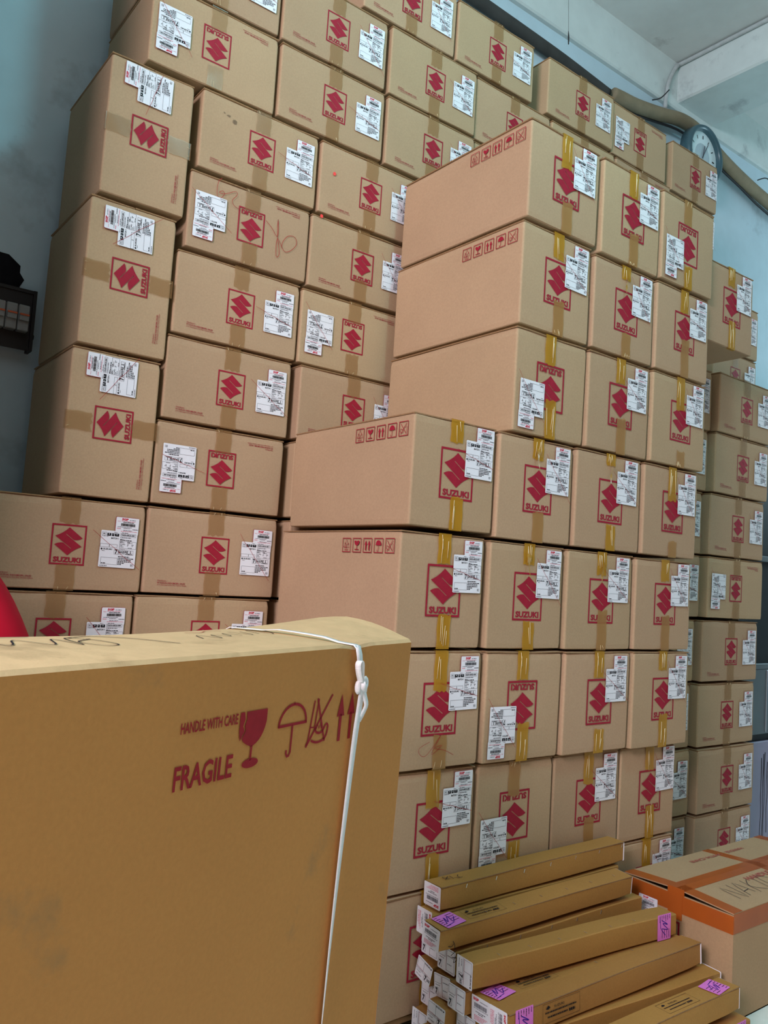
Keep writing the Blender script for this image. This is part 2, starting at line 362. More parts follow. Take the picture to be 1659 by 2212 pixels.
PEN = [pen_line(-.085, .055, .075, -.060, 1), pen_line(-.070, .085, .060, -.075, 2), pen_line(-.095, .025, .062, -.020, 3), pen_line(-.062, .075, .072, -.085, 4)]

# ------------------------------------------------------------------ carton bodies
def carton_mesh(W, D, H, seed, mats=('kraft', 'kraft_edge'), rc=.007):
    r = random.Random(seed); b = MB(); hb = H-.005
    prof = []
    def side(p, q, n): return [(p[0]+(q[0]-p[0])*i/n, p[1]+(q[1]-p[1])*i/n) for i in range(1, n)]
    cs = [((-W/2+rc, rc), 180), ((W/2-rc, rc), 270), ((W/2-rc, D-rc), 0), ((-W/2+rc, D-rc), 90)]
    corner = []
    for (cx, cy), a0 in cs:
        corner.append([(cx+rc*math.cos(math.radians(a0+k*30)), cy+rc*math.sin(math.radians(a0+k*30))) for k in range(4)])
    for i in range(4):
        prof += corner[i] + side(corner[i][-1], corner[(i+1) % 4][0], 6 if i % 2 == 0 else 4)
    n = len(prof); ph = [r.uniform(0, 6.28) for _ in range(6)]
    rings = []
    for zi, (z, ins) in enumerate(((0, .004), (.003, .0012), (.018, .0), (H*.3, 0), (H*.62, 0), (hb-.022, 0), (hb-.004, .0012), (hb, .004))):
        ring = []
        for (x, y) in prof:
            # pull in towards the middle: soft, slightly dented panels
            nx = (1 if x > W/2-.02 else -1 if x < -W/2+.02 else 0); ny = (-1 if y < .02 else 1 if y > D-.02 else 0)
            d = ins + .0007*(1+math.sin(ph[0]+x*9+z*7)) + (.0008*(1+math.sin(ph[1]+x*23)) if zi >= 6 or zi == 0 else 0)
            zz = z + (.0012*math.sin(ph[2]+x*14+y*9) if zi in (0, 7) else 0)
            ring.append((x-nx*d, y-ny*d, max(zz, 0)))
        rings.append(ring)
    b.loft(rings, 0)
    # top flaps: two boards with a seam, bare corrugated edges
    for s_ in (-1, 1):
        xa, xb = (-W/2+.0015, -.0012) if s_ < 0 else (.0012, W/2-.0015)
        t0 = hb+.0012; fr = r.uniform(.0002, .0035); wv = r.uniform(-.001, .0015); k = 6
        lo = []; hi = []
        for i in range(k+1):
            x = xa+(xb-xa)*i/k; dz = wv*math.sin(ph[3]+x*20); y0 = fr+.0012*math.sin(ph[4]+x*31)
            lo.append((x, y0, t0+dz)); hi.append((x, y0, t0+.0038+dz))
        for i in range(k):
            b.quad([lo[i], lo[i+1], hi[i+1], hi[i]], 1)
            b.quad([hi[i], hi[i+1], (hi[i+1][0], D-.002, t0+.0038), (hi[i][0], D-.002, t0+.0038)], 0)
            b.quad([lo[i+1], lo[i], (lo[i][0], D-.002, t0), (lo[i+1][0], D-.002, t0)], 0)
        for i in (0, k):
            b.quad([lo[i], hi[i], (hi[i][0], D-.002, t0+.0038), (lo[i][0], D-.002, t0)] if i == 0 else [hi[i], lo[i], (lo[i][0], D-.002, t0), (hi[i][0], D-.002, t0+.0038)], 1)
        b.quad([(xb, D-.002, t0), (xa, D-.002, t0), (xa, D-.002, t0+.0038), (xb, D-.002, t0+.0038)], 1)
    return b.mesh('carton_body', mats, smooth=False)
KW, KH, KD = .490, .2865, .470
FW, FH, FD = .358, .346, .695
BODY = {'K': [carton_mesh(KW, KD, KH, 10+i) for i in range(5)],
        'R': [carton_mesh(.294, KD, .474, 20+i) for i in range(3)],
        'F': [carton_mesh(FW, FD, FH, 30+i) for i in range(6)]}
_tape = {}
def tape_mesh(L, wd, mname, seed, wrap=True):
    key = (round(L, 2), wd, mname, seed % 3)
    if key in _tape: return _tape[key]
    r = random.Random(hash(key[:2]) + seed); b = MB(); n = 10; m = 6
    L = round(L, 2); ph = r.uniform(0, 6)
    rows = []
    for i in range(n+1):
        t = i/n; row = []
        for j in range(m+1):
            u = j/m; x = (u-.5)*wd + (.0012*math.sin(ph+t*9) if j in (0, m) else 0)
            z = -t*L + (r.uniform(-.004, .004) if i == n else 0)
            y = -.0008 - .00010*math.sin(ph+t*7+u*3)
            row.append((x, y, z))
        rows.append(row)
    if wrap: rows = [[(x, .012, .0035) for x, y, z in rows[0]], [(x, -.0012, .0030) for x, y, z in rows[0]]] + rows
    for i in range(len(rows)-1):
        for j in range(m): b.quad([rows[i+1][j], rows[i+1][j+1], rows[i][j+1], rows[i][j]], 0)
    if mname == 'tape_yellow':      # pale ridges: glints painted along the creases
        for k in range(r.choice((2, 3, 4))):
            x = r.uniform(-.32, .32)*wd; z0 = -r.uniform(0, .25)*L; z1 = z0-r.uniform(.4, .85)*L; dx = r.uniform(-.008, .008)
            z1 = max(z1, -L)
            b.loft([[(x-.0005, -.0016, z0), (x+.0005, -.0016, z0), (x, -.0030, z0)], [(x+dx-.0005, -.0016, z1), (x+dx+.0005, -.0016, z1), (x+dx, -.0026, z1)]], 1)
    elif wrap:                      # painted glints where the crumpled film folds over the edge
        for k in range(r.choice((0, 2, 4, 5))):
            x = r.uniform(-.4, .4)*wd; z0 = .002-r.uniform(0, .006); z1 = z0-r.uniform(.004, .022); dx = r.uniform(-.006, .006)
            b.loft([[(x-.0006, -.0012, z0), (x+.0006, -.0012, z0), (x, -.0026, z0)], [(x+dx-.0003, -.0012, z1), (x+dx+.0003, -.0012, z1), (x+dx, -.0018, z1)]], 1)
    me = b.mesh('tape_strip', [mname, 'painted_glint'], True); _tape[key] = me; return me
def curl_mesh(seed):
    r = random.Random(seed); b = MB(); rows = []
    for i in range(8):
        t = i/7; w_ = .024*(1-t*.75); x = .006*math.sin(t*4+seed)-.006*t; tw = .9*math.sin(t*3+seed)
        rows.append([(x-w_*math.cos(tw)*.5, -.004-.010*t-w_*.5*abs(math.sin(tw)), -.075*t), (x+w_*math.cos(tw)*.5, -.004-.010*t+w_*.2*math.sin(tw), -.075*t-.006)])
    for i in range(7): b.quad([rows[i+1][0], rows[i+1][1], rows[i][1], rows[i][0]], 0)
    return b.mesh('tape_curl', ['tape_yellow'], True)
CURL = [curl_mesh(1), curl_mesh(3)]

NUM = ['', 'first', 'second', 'third', 'fourth', 'fifth', 'sixth', 'seventh', 'eighth', 'ninth', 'tenth', 'eleventh']
cnt = [0]
def carton(kind, x0, x1, y, z0, z1, label, group, turn=0, tt=None, tb=None, extra=(), lab=True, logo=True, addr=True, yaw=0, sym=False, tape=None, curl=None, labshift=(0, 0), tapex=0, tapeb=None):
    """origin: base centre of the front face; turn = 0 upright, 90 on its side (top to the left), 180 upside down"""
    cnt[0] += 1; s = cnt[0]; r = random.Random(s*13+5)
    t = thing('carton', label, 'carton', ((x0+x1)/2, y, z0), (0, 0, yaw), group)
    W, H = x1-x0, z1-z0
    fam = 'R' if turn == 90 else ('F' if kind == 'F' else 'K')
    bw, bh = {'K': (KW, KH), 'R': (.294, .474), 'F': (FW, FH)}[fam]
    me = BODY[fam][s % len(BODY[fam])]
    link('body', me, t, scale=((W-.003)/bw, 1, (H-.0045)/bh))
    q = math.radians(-turn); cz = (H-.0045)/2
    def at(lx, lz): return Vector((lx*math.cos(q)+lz*math.sin(q), 0, cz-lx*math.sin(q)+lz*math.cos(q)))
    def part(name, m, lx, lz, off, rz=0, lb=None):
        p = at(lx, lz); return link(name, m, t, (p.x, -off, p.z), (0, q+rz, 0), label=lb)
    fh = (H-.0045) if turn != 90 else (W-.003)
    if kind == 'F':
        tw, tm = .053, tape or 'tape_yellow'
        tt = .075 if tt is None else tt; tb = .10 if tb is None else tb; lcx, lx, lz = .008, .098, .057
    else:
        tw, tm = .060, tape or 'tape_brown'
        tt = .083 if tt is None else tt; tb = .083 if tb is None else tb; lcx, lx, lz = .003, .161, -.007
    jx, jz = r.uniform(-.003, .003), r.uniform(-.003, .003)
    if logo: part('logo_print', LOGO_F if kind == 'F' else LOGO_K, lcx+jx, (.001 if kind == 'F' else -.0035)+jz, .0006)
    if addr and kind == 'K': part('address_print', ADDR, -.196+jx, -.116+jz, .0006)
    if tt: part('tape_strip', tape_mesh(tt, tw, tm, s), tapex, fh/2, .0016)
    if tb:
        p = at(tapex+(.014 if kind == 'F' else .0), -fh/2)
        link('tape_strip', tape_mesh(tb, tw, tapeb or tm, s+1), t, (p.x, -.0016, p.z), (0, q+math.pi, 0))
    if curl is not None: part('tape_curl', CURL[curl], tapex-.004, fh/2-.03, .003)
    if lab:
        lo = part('shipping_label', CARD, lx+labshift[0]+r.uniform(-.002, .002), lz+labshift[1]+r.uniform(-.002, .002), .0042, math.radians(r.uniform(-.8, .8)))
        link('label_print', CPRINT, lo); link('pen_line', PEN[s % 4], lo)
    if sym:
        link('handling_symbols', SYMB, t, (-W/2-.0012, .301-.001, (H-.0045)-.071 if turn == 0 else .02), (0, 0, -math.pi/2))
    for (nm, m, off) in extra: link(nm, m, t, (0, -off, cz))
    return t

# ------------------------------------------------------------------ the room
WY = 3.2
b = MB(); b.box(-3, 8.5, WY, WY+.2, -ZO, 3.62, 0); struct('wall_back', b, ['wall_paint'])
b = MB(); b.box(-3, 8.5, -4.5, WY+.2, -ZO-.2, -ZO, 0); struct('floor', b, ['floor_paint'])
b = MB(); b.box(-3, 8.5, -4.5, WY+.2, 3.62, 3.82, 0); struct('ceiling', b, ['ceiling_paint'])
b = MB(); b.box(-.12, 0, 2.06, WY, -ZO, 3.62, 0); struct('left_light_block', b, ['shade_grey'])  # unseen dark slab added to keep light out of the left niche
b = MB(); b.box(8.5, 8.7, -4.5, WY+.2, -ZO-.2, 3.82, 0); struct('wall_right', b, ['wall_paint'])
b = MB(); b.rbox(4.66, 5.10, -4.5, WY+.05, 3.345, 3.66, 0, .012); struct('trim_1', b, ['beam_paint'])
b = MB(); b.rbox(-3, 8.5, WY-.035, WY+.05, 3.30, 3.66, 0, .01); struct('trim_2', b, ['beam_paint'])

# ------------------------------------------------------------------ front stack
Yf = 1.9
F = {  # (row, col): x0, x1, z0, z1 in units of Yf, options
 (1, 2): (1.0270, 1.2225, .6585, .8445, dict(sym=True, tt=.115, tb=.11)),
 (1, 3): (1.2285, 1.4150, .6510, .8430, dict(tt=.10, tb=.115)),
 (1, 4): (1.4170, 1.6073, .6515, .8420, dict(turn=180, tt=.09, tb=.10)),
 (2, 2): (1.0225, 1.2115, .4623, .6530, dict(sym=True, tt=.085, tb=.125)),
 (2, 3): (1.2165, 1.4075, .4620, .6450, dict(tt=.05, tb=.09, curl=0)),
 (2, 4): (1.4105, 1.6025, .4612, .6460, dict(tt=.085, tb=.15)),
 (3, 2): (1.0160, 1.2058, .2682, .4563, dict(turn=180, tt=.13, tb=.10)),
 (3, 3): (1.2072, 1.3985, .2680, .4550, dict(tt=.085, tb=.13)),
 (3, 4): (1.4025, 1.5938, .2675, .4555, dict(tt=.13, tb=.06)),
 (4, 1): (.8035, .9875, .0840, .2666, dict(sym=True, tt=.075, tb=.095)),
 (4, 2): (.9905, 1.1840, .0790, .2640, dict(tt=.07, tb=.095, curl=1)),
 (4, 3): (1.1875, 1.3855, .0790, .2645, dict(tt=.04, tb=.09, curl=0)),
 (4, 4): (1.3890, 1.5780, .0788, .2640, dict(tt=.13, tb=.06)),
 (5, 1): (.7925, .9765, -.1090, .0770, dict(sym=True, tt=.09, tb=.095)),
 (5, 2): (.9840, 1.1735, -.1100, .0755, dict(tt=.075, tb=.092, curl=1)),
 (5, 3): (1.1780, 1.3730, -.1110, .0745, dict(tt=.08, tb=.14, curl=0)),
 (5, 4): (1.3770, 1.5690, -.1110, .0722, dict(tt=.08, tb=.13)),
 (6, 1): (.7950, .9810, -.2990, -.1120, dict(sym=True, tt=.12, tb=.10)),
 (6, 2): (.9855, 1.1760, -.3000, -.1125, dict(turn=180, tt=.12, tb=.09)),
 (6, 3): (1.1790, 1.3715, -.3005, -.1130, dict(tt=.09, tb=.08)),
 (6, 4): (1.3755, 1.5655, -.3025, -.1130, dict(tt=.075, tb=.12)),
 (7, 1): (.7980, .9850, -.4870, -.3020, dict(sym=True, tt=.11, tb=.10)),
 (7, 2): (.9890, 1.1780, -.4870, -.3020, dict(turn=180, tt=.09, tb=.11)),
 (7, 3): (1.1810, 1.3735, -.4870, -.3020, dict(tt=.11, tb=.125)),
 (7, 4): (1.3770, 1.5620, -.4870, -.3040, dict(tt=.09, tb=.12)),
 (8, 1): (.8000, .9870, -.6740, -.4890, dict(tt=.09, tb=.10, sym=True)),
 (8, 4): (1.3760, 1.5615, -.6740, -.4890, dict(tt=.12, tb=.10)),
}
# red pen scrawls
a = Art(); a.line(smooth_path([(-.029, -.094), (-.068, -.11), (-.066, -.128), (-.044, -.135), (-.01, -.105), (.014, -.078), (-.02, -.132), (.022, -.107), (-.009, -.114), (.03, -.122), (.07, -.139)], 4), .0012, 0, 8)
SCR_F = a.mesh('pen_scrawl', ['pen_red'])
a = Art(); a.line(smooth_path([(-.129, .142), (-.142, .122), (-.143, .076), (-.129, .069), (-.116, .085), (-.122, .097), (-.136, .087), (-.115, .088), (-.074, .111), (-.067, .099), (-.083, .076), (-.075, .058), (-.05, .052)], 4), .0016, 0, 8)
SCR_K = a.mesh('pen_scrawl', ['pen_red'])
a = Art(); a.line(smooth_path([(.056, .046), (.081, .027), (.11, .0), (.107, .066), (.109, .006), (.122, -.062), (.109, -.072), (.11, -.006), (.14, -.045), (.167, -.037), (.192, -.005), (.183, .02), (.155, .017), (.134, -.01), (.13, -.036)], 4), .0018, 0, 8)
SCR_K2 = a.mesh('pen_scrawl', ['pen_red'])
a = Art(); a.disc(0, 0, .007, 0, 4, 14); DOT = a.mesh('red_dot', ['red_dot'])
colw = ['', 'leftmost', 'second', 'third', 'rightmost']
rown = {1: 'top', 2: 'second', 3: 'third', 4: 'fourth', 5: 'fifth', 6: 'sixth', 7: 'seventh', 8: 'lowest visible'}
for (rw, cl), (x0, x1, z0, z1, op) in F.items():
    op = dict(op); st = 'carton'
    if op.get('turn') == 180: st = 'upside-down carton'
    elif op.get('curl') is not None: st = 'carton with peeling yellow tape'
    elif (rw, cl) == (6, 1): st = 'carton with red pen scrawl'
    if (rw, cl) in ((1, 2), (1, 3), (1, 4), (2, 2), (2, 3), (2, 4), (3, 3), (3, 4), (4, 2), (4, 4), (5, 3), (5, 4), (6, 1), (7, 2), (7, 3)): op['tapeb'] = 'tape_tan'
    lb = 'brown %s, front stack, %s row from top, %s column' % (st, rown[rw], colw[cl])
    ex = [('pen_scrawl', SCR_F, .0016)] if (rw, cl) == (6, 1) else []
    yj = .004*((rw*7+cl*3) % 3-1)-.010*(cl-1) if rw < 7 else .005+.001*((rw+cl) % 3)
    carton('F', x0*Yf, x1*Yf, Yf+yj, z0*Yf, z1*Yf, lb, 'logo cartons in the front stack', extra=ex, **op)
carton('F', 1.6128*Yf, 1.8075*Yf, Yf, 1.0835, 1.4405, 'brown carton overhanging the shaded right-hand stack, its dark underside showing', 'logo cartons in the front stack', tt=.08, tb=.12)

# ------------------------------------------------------------------ back stack (along the wall)
Yk = 2.64
S = 'K'
KB = [  # row (A top .. J), x0, x1, z0, z1 (units of Yk), options
 ('A', .6540, .8425, .8725, .9800, {}), ('A', .8445, 1.0315, .8710, .9785, {}),
 ('A', 1.0675, 1.2610, .8690, .9775, {}), ('A', 1.2640, 1.4455, .8675, .9755, dict(turn=180)), ('A', 1.4640, 1.6385, .8610, .9710, {}),
 ('B', .3310, .5150, .7560, .8660, dict(tape='tape_clear')), ('B', .5170, .7035, .7550, .8655, {}), ('B', .7085, .8940, .7540, .8660, {}), ('B', .8970, 1.0845, .7538, .8655, {}),
 ('B', 1.0860, 1.2715, .7530, .8635, {}), ('B', 1.2735, 1.4580, .7520, .8620, dict(turn=180)), ('B', 1.4625, 1.6370, .7500, .8580, {}),
 ('C', .3310, .5165, .6395, .7525, dict(turn=180, tape='tape_clear')), ('C', .5195, .7062, .6410, .7510, {}), ('C', .7098, .8960, .6395, .7508, {}), ('C', .8985, 1.0845, .6410, .7510, {}), ('C', 1.0870, 1.2720, .6400, .7500, {}),
 ('D', .4094, .5942, .5268, .6370, {}), ('D', .5973, .7830, .5262, .6355, dict(dot=1)),
 ('E', .4020, .5880, .4150, .5213, dict(turn=180, scr=1)), ('E', .5894, .7750, .4127, .5210, dict(dot=2)),
 ('F', .3935, .5812, .2982, .4095, {}), ('F', .5828, .7690, .2978, .4080, dict(turn=180)),
 ('G', .3900, .5770, .1853, .2953, {}), ('G', .5855, .7720, .1870, .2945, {}),
 ('H', .3860, .5735, .0740, .1825, dict(turn=180)), ('H', .5850, .7720, .0745, .1840, {}),
 ('I', .1965, .3830, -.0400, .0705, {}), ('I', .3840, .5718, -.0395, .0710, {}), ('I', .5850, .7720, -.0395, .0715, {}),
 ('J', .1880, .3765, -.1510, -.0415, {}), ('J', .3780, .5680, -.1505, -.0410, {}), ('J', .5850, .7720, -.1505, -.0410, {}),
]
order = 'ABCDEFGHIJ'
seen = {}
for (rw, x0, x1, z0, z1, op) in KB:
    op = dict(op); seen[rw] = seen.get(rw, 0)+1; ex = []
    st = 'brown carton'
    if op.get('turn') == 180: st = 'upside-down carton'
    scr = op.pop('scr', 0); dot = op.pop('dot', 0)
    if scr: st = 'upside-down carton with red scrawl'; ex += [('pen_scrawl', SCR_K, .0016), ('pen_scrawl', SCR_K2, .0016)]
    if dot: st = 'carton with a small red dot'
    lb = '%s, back wall stack, row %s from top, %s from left' % (st, NUM[order.index(rw)+1], NUM[seen[rw]])
    fw = -.018 if (rw in 'GHIJ' and x0 > .58) else 0
    o = carton('K', x0*Yk, x1*Yk, Yk+fw+.006*((seen[rw]*5+order.index(rw)*3) % 3-1), z0*Yk, z1*Yk, lb, 'logo cartons in the back wall stack', extra=ex, **op)
    if rw == 'D' and seen[rw] == 1:
        for mx, mz, mr in ((-.115, .062, .016), (-.140, .075, .010), (-.158, .080, .006)):
            a = Art(); q_ = random.Random(int(mr*1e4)); a.poly([(mr*q_.uniform(.5, 1.1)*math.cos(k_*.5236), .55*mr*q_.uniform(.5, 1.1)*math.sin(k_*.5236)) for k_ in range(12)], 0, 2)
            link('smudge', a.mesh('smudge', ['smudge']), o, (mx, -.0006, .145+mz))
    if dot:
        dx, dz = ((1.642, 1.557), (1.597, 1.371))[dot-1]
        link('red_dot', DOT, o, (dx-(x0+x1)/2*Yk, -.002, dz-z0*Yk))
for nm, x0, x1, z0, z1 in (('topmost', .2862, .3975, .4490, .6300), ('middle', .2774, .3890, .2572, .4437), ('lowest', .2728, .3845, .0735, .2537)):
    carton('K', x0*Yk, x1*Yk, Yk, z0*Yk, z1*Yk, 'brown carton standing on its side at the left end, %s of three' % nm, 'logo cartons in the back wall stack', turn=90)
# the column at the right end of the wall, seen past the overhanging carton
carton('K', 1.6480*Yk, 1.8337*Yk, Yk, .5640*Yk, .6842*Yk, 'brown carton half hidden behind the overhanging carton, against the pale wall', 'logo cartons in the back wall stack')
carton('K', 1.6450*Yk, 1.8300*Yk, Yk, .4530*Yk, .5610*Yk, 'brown carton with only its top corner showing above the shaded stack', 'logo cartons in the back wall stack')

for i in range(9):
    carton('K', 1.6450*Yk, 1.8300*Yk, Yk, -1.27+i*.2735, -1.27+(i+1)*.2735, 'carton standing against the wall behind the shaded stack, %s from the floor' % NUM[i+1], 'logo cartons in the back wall stack', lab=False, logo=False, addr=False, tt=0, tb=0)
# ------------------------------------------------------------------ shaded stack at the right
Yb = 2.12
BR = [(.3735, .5102, 1.6775), (.2365, .3722, 1.6710), (.0952, .2340, 1.6610), (-.0435, .0930, 1.6555), (-.1825, -.0480, 1.6440), (-.3230, -.1858, 1.6395), (-.4637, -.3258, 1.6400), (-.6010, -.4660, 1.6380)]
for i, (z0, z1, xl) in enumerate(BR):
    for c_ in (0, 1):
        x0 = xl if c_ else xl-.2395; x1 = x0+.2315
        op = dict(turn=180) if (i == 3 and c_) else {}
        st = 'upside-down carton' if op else 'brown carton'
        rowlab = NUM[i+1]
        carton('K', x0*Yb, x1*Yb, Yb+(.03 if not c_ else 0)+.004*(i % 3), z0*Yb, z1*Yb, 'shaded %s, right-hand stack, %s column, %s from top' % (st, 'right' if c_ else 'left', rowlab), 'logo cartons in the shaded right-hand stack', **op)

# low pallets under the stacks
for lb_, px, py, w0, w1, dp, hh in (('low wooden pallet under the front stack of cartons', 2.25, 1.915, -.72, .72, .68, .0695), ('low wooden pallet under the shaded right-hand stack', 3.53, 2.135, -.48, .48, .46, .0755), ('low wooden pallet under the wall column behind the shaded stack', 4.587, 2.65, -.23, .23, .46, .080)):
    t = thing('pallet', lb_, 'pallet', (px, py, -ZO))
    for i in range(6):
        b = MB(); ya = dp/6*i; b.rbox(w0, w1, ya, ya+dp/6-.015, hh-.020, hh-.0012, 0, .002); link('deck_board', b.mesh('deck_board', ['pallet_wood']), t)
    for x in (w0+.06, (w0+w1)/2, w1-.06):
        b = MB(); b.rbox(x-.05, x+.05, .01, dp-.02, 0, hh-.020, 0, .003); link('bearer', b.mesh('bearer', ['pallet_wood']), t)

# ------------------------------------------------------------------ big strapped carton in the foreground
ex_ = Vector((.92947766, .36883196, .00585323)); ey_ = Vector((-.36874984, .92861784, .0411395)); ez_ = Vector((.00973815, -.04039662, .99913627))
P0 = Vector((1.115, 1.35, -.129)); BL, BD, BH = 1.22, .248, 1.2225
big = thing('tall_carton', 'tall ochre carton with red fragile print, white strap around its right end', 'carton', (0, 0, 0))
Mb = Matrix((ex_, ey_, ez_)).transposed().to_4x4(); base = P0 - ez_*BH; Mb.translation = base + Vector((0, 0, ZO)); big.matrix_world = Mb
# body: x -BL..0, y 0..BD, z 0..BH; grid so the panels can sag and the edges can be soft
def big_body():
    b = MB(); nx, nz, ny = 40, 26, 8; r = random.Random(4)
    def dent(x, z): return .004*math.exp(-((x+.213)/.05)**2-((z-BH)/.09)**2)
    def top(x, y):
        t = max(0, (x+.28)/.28); v = y/BD
        return .023*t**1.25*(math.sin(min(v/.8, 1)*math.pi/2)**1.3 if v < .8 else 1-2.2*(v-.8)) + .004*math.sin(x*5+1)*v + .0025*math.sin(x*13)*math.sin(v*3) - .006*math.exp(-((x+.213)/.03)**2)*(1-v)
    def P(x, y, z, k=''):
        return (x, y, z)
    R_ = .006
    def front(i, j):
        x = -BL+BL*i/nx; z = (BH-R_)*j/nz
        return (x, dent(x, z)+.0004*(1+math.sin(x*5+z*4)), z+(top(x, 0) if j == nz else 0))
    for i in range(nx):
        for j in range(nz): b.quad([front(i, j), front(i+1, j), front(i+1, j+1), front(i, j+1)], 0)
    def tp(i, j):
        x = -BL+BL*i/nx; y = R_+(BD-R_)*j/ny; return (x+(.036*math.sin(math.pi*min(1, (j/ny)*.95)) if i >= nx-1 else 0), y, BH+top(x, y))
    for i in range(nx):
        b.quad([front(i, nz), front(i+1, nz), tp(i+1, 0), tp(i, 0)], 1)
        for j in range(ny): b.quad([tp(i, j), tp(i+1, j), tp(i+1, j+1), tp(i, j+1)], 1)
    # right end, back, left, bottom
    for j in range(ny):
        y0 = 0 if j == 0 else tp(nx, j)[1]; a0 = front(nx, nz) if j == 0 else tp(nx, j); a1 = tp(nx, j+1)
        b.quad([(0, a0[1], 0), (0, a1[1], 0), (0, a1[1], BH-.05), (0, a0[1], BH-.05)], 0); b.quad([(0, a0[1], BH-.05), (0, a1[1], BH-.05), a1, a0], 0)
    for i in range(nx):
        p, q = tp(i, ny), tp(i+1, ny); b.quad([(q[0], BD, 0), (p[0], BD, 0), p, q], 0)
    b.quad([(-BL, BD, 0), (-BL, 0, 0), (-BL, 0, BH-R_), (-BL, BD, BH)], 0)
    b.quad([(-BL, BD, 0), (0, BD, 0), (0, 0, 0), (-BL, 0, 0)], 0)
    return b.mesh('tall_body', ['kraft_ochre', 'kraft_dusty_lit'], False), top
bm_, topf = big_body(); link('body', bm_, big)
a = Art(); Z = BH
a.text('HANDLE WITH CARE', -.658, Z-.108-.003, .0165, 0, 3, wd=.123, bold=.020)
a.text('FRAGILE', -.662, Z-.192, .0360, 0, 3, wd=.124, bold=.020)
g = lambda x, z: (-.530+x, Z-.094+z)
a.poly([g(0, 0), g(.010, 0), g(.0125, -.012), g(.0085, -.022), g(.013, -.030), g(.0035, -.045), g(.0, -.030)], 0, 3)
a.poly([g(.0145, 0), g(.066, 0)] + [g(.066, -.020)] + bez(g(.066, -.020), g(.060, -.048), g(.037, -.056), 6)[1:] + [g(.0345, -.057), g(.030, -.056)] + bez(g(.030, -.056), g(.012, -.050), g(.0075, -.042), 5)[1:] + [g(.0155, -.030), g(.0125, -.022), g(.0165, -.012)], 0, 3)
a.rect(-.530+.0315, -.530+.0360, Z-.094-.079, Z-.094-.055, 0, 3); a.disc(-.530+.034, Z-.094-.083, .020, 0, 3, 20, .0075)
# umbrella outline
u = lambda x, z: (-.392+x, Z-.130+z)
arc = [u(-.038*math.cos(k*math.pi/14), .035*math.sin(k*math.pi/14)) for k in range(15)]
a.line(arc, .0048, 0, 3); a.line([u(-.040, .001), u(.040, .001)], .0048, 0, 3); a.poly([u(-.003, .034), u(.003, .034), u(0, .040)], 0, 3)
a.line([u(0, 0), u(0, -.046), u(-.003, -.0515), u(-.008, -.052), u(-.011, -.047), u(-.011, -.041)], .0044, 0, 3)
# crossed-out hook
h = lambda x, z: (-.314+x, Z-.135+z)
a.line([h(-.034, -.040), h(.036, .046)], .0042, 0, 3); a.line([h(-.010, .043), h(.022, -.036)], .0042, 0, 3)
a.line([h(-.018, .040), h(-.029, -.030), h(-.034, -.037)], .0036, 0, 3); a.line([h(-.006, .042), h(-.012, -.008), h(-.027, -.006)], .0036, 0, 3)
a.line(smooth_path([h(-.012, -.008), h(-.004, -.018), h(.012, -.018), h(.022, -.006), h(.029, -.010), h(.026, -.026), h(.014, -.034), h(-.004, -.035), h(-.020, -.030)], 4), .0042, 0, 3)
a.line([h(-.008, -.012), h(-.003, -.004), h(.001, -.011), h(.006, -.003), h(.010, -.012)], .0030, 0, 3)
for q in (-.246, -.211):
    a.rect(q-.0042, q+.0042, Z-.178, Z-.128, 0, 3); a.poly([(q-.012, Z-.132), (q+.012, Z-.132), (q, Z-.091)], 0, 3)
link('fragile_print', a.mesh('fragile_print', ['print_crimson']), big, (0, .0002, 0))
# handwriting on the top (drawn in x, y of the lid)
def on_top(paths, wd, m, name, oz=.0012):
    b = MB()
    for pts in paths:
        P = [Vector(p) for p in smooth_path(pts, 5)]
        for i in range(len(P)-1):
            t = (P[i+1]-P[i]); t = t.normalized() if t.length else Vector((1, 0)); q = Vector((-t.y, t.x))*wd/2
            b.quad([(v.x, v.y, BH+topf(v.x, v.y)+oz) for v in (P[i]-q, P[i+1]-q, P[i+1]+q, P[i]+q)], 0)
    return link(name, b.mesh(name, [m]), big)
on_top([[(-.93, .18), (-.87, .215), (-.84, .15), (-.80, .20), (-.77, .15), (-.73, .21), (-.72, .15), (-.70, .22), (-.66, .20), (-.655, .15), (-.69, .14), (-.705, .18), (-.66, .21)],
        [(-.70, .22), (-.64, .235), (-.58, .20), (-.545, .13)], [(-.90, .235), (-.75, .238)]], .0030, 'pen_black', 'handwriting')
on_top([[(-.47, .15), (-.45, .185), (-.435, .14), (-.42, .18), (-.40, .15), (-.385, .185), (-.37, .15)], [(-.355, .20), (-.34, .15), (-.325, .195)], [(-.31, .16), (-.29, .21), (-.28, .15), (-.25, .20)]], .0022, 'pen_black', 'handwriting')
on_top([[(-.44, .225), (-.41, .215), (-.38, .23), (-.35, .22)]], .0022, 'print_faded', 'pen_scrawl')

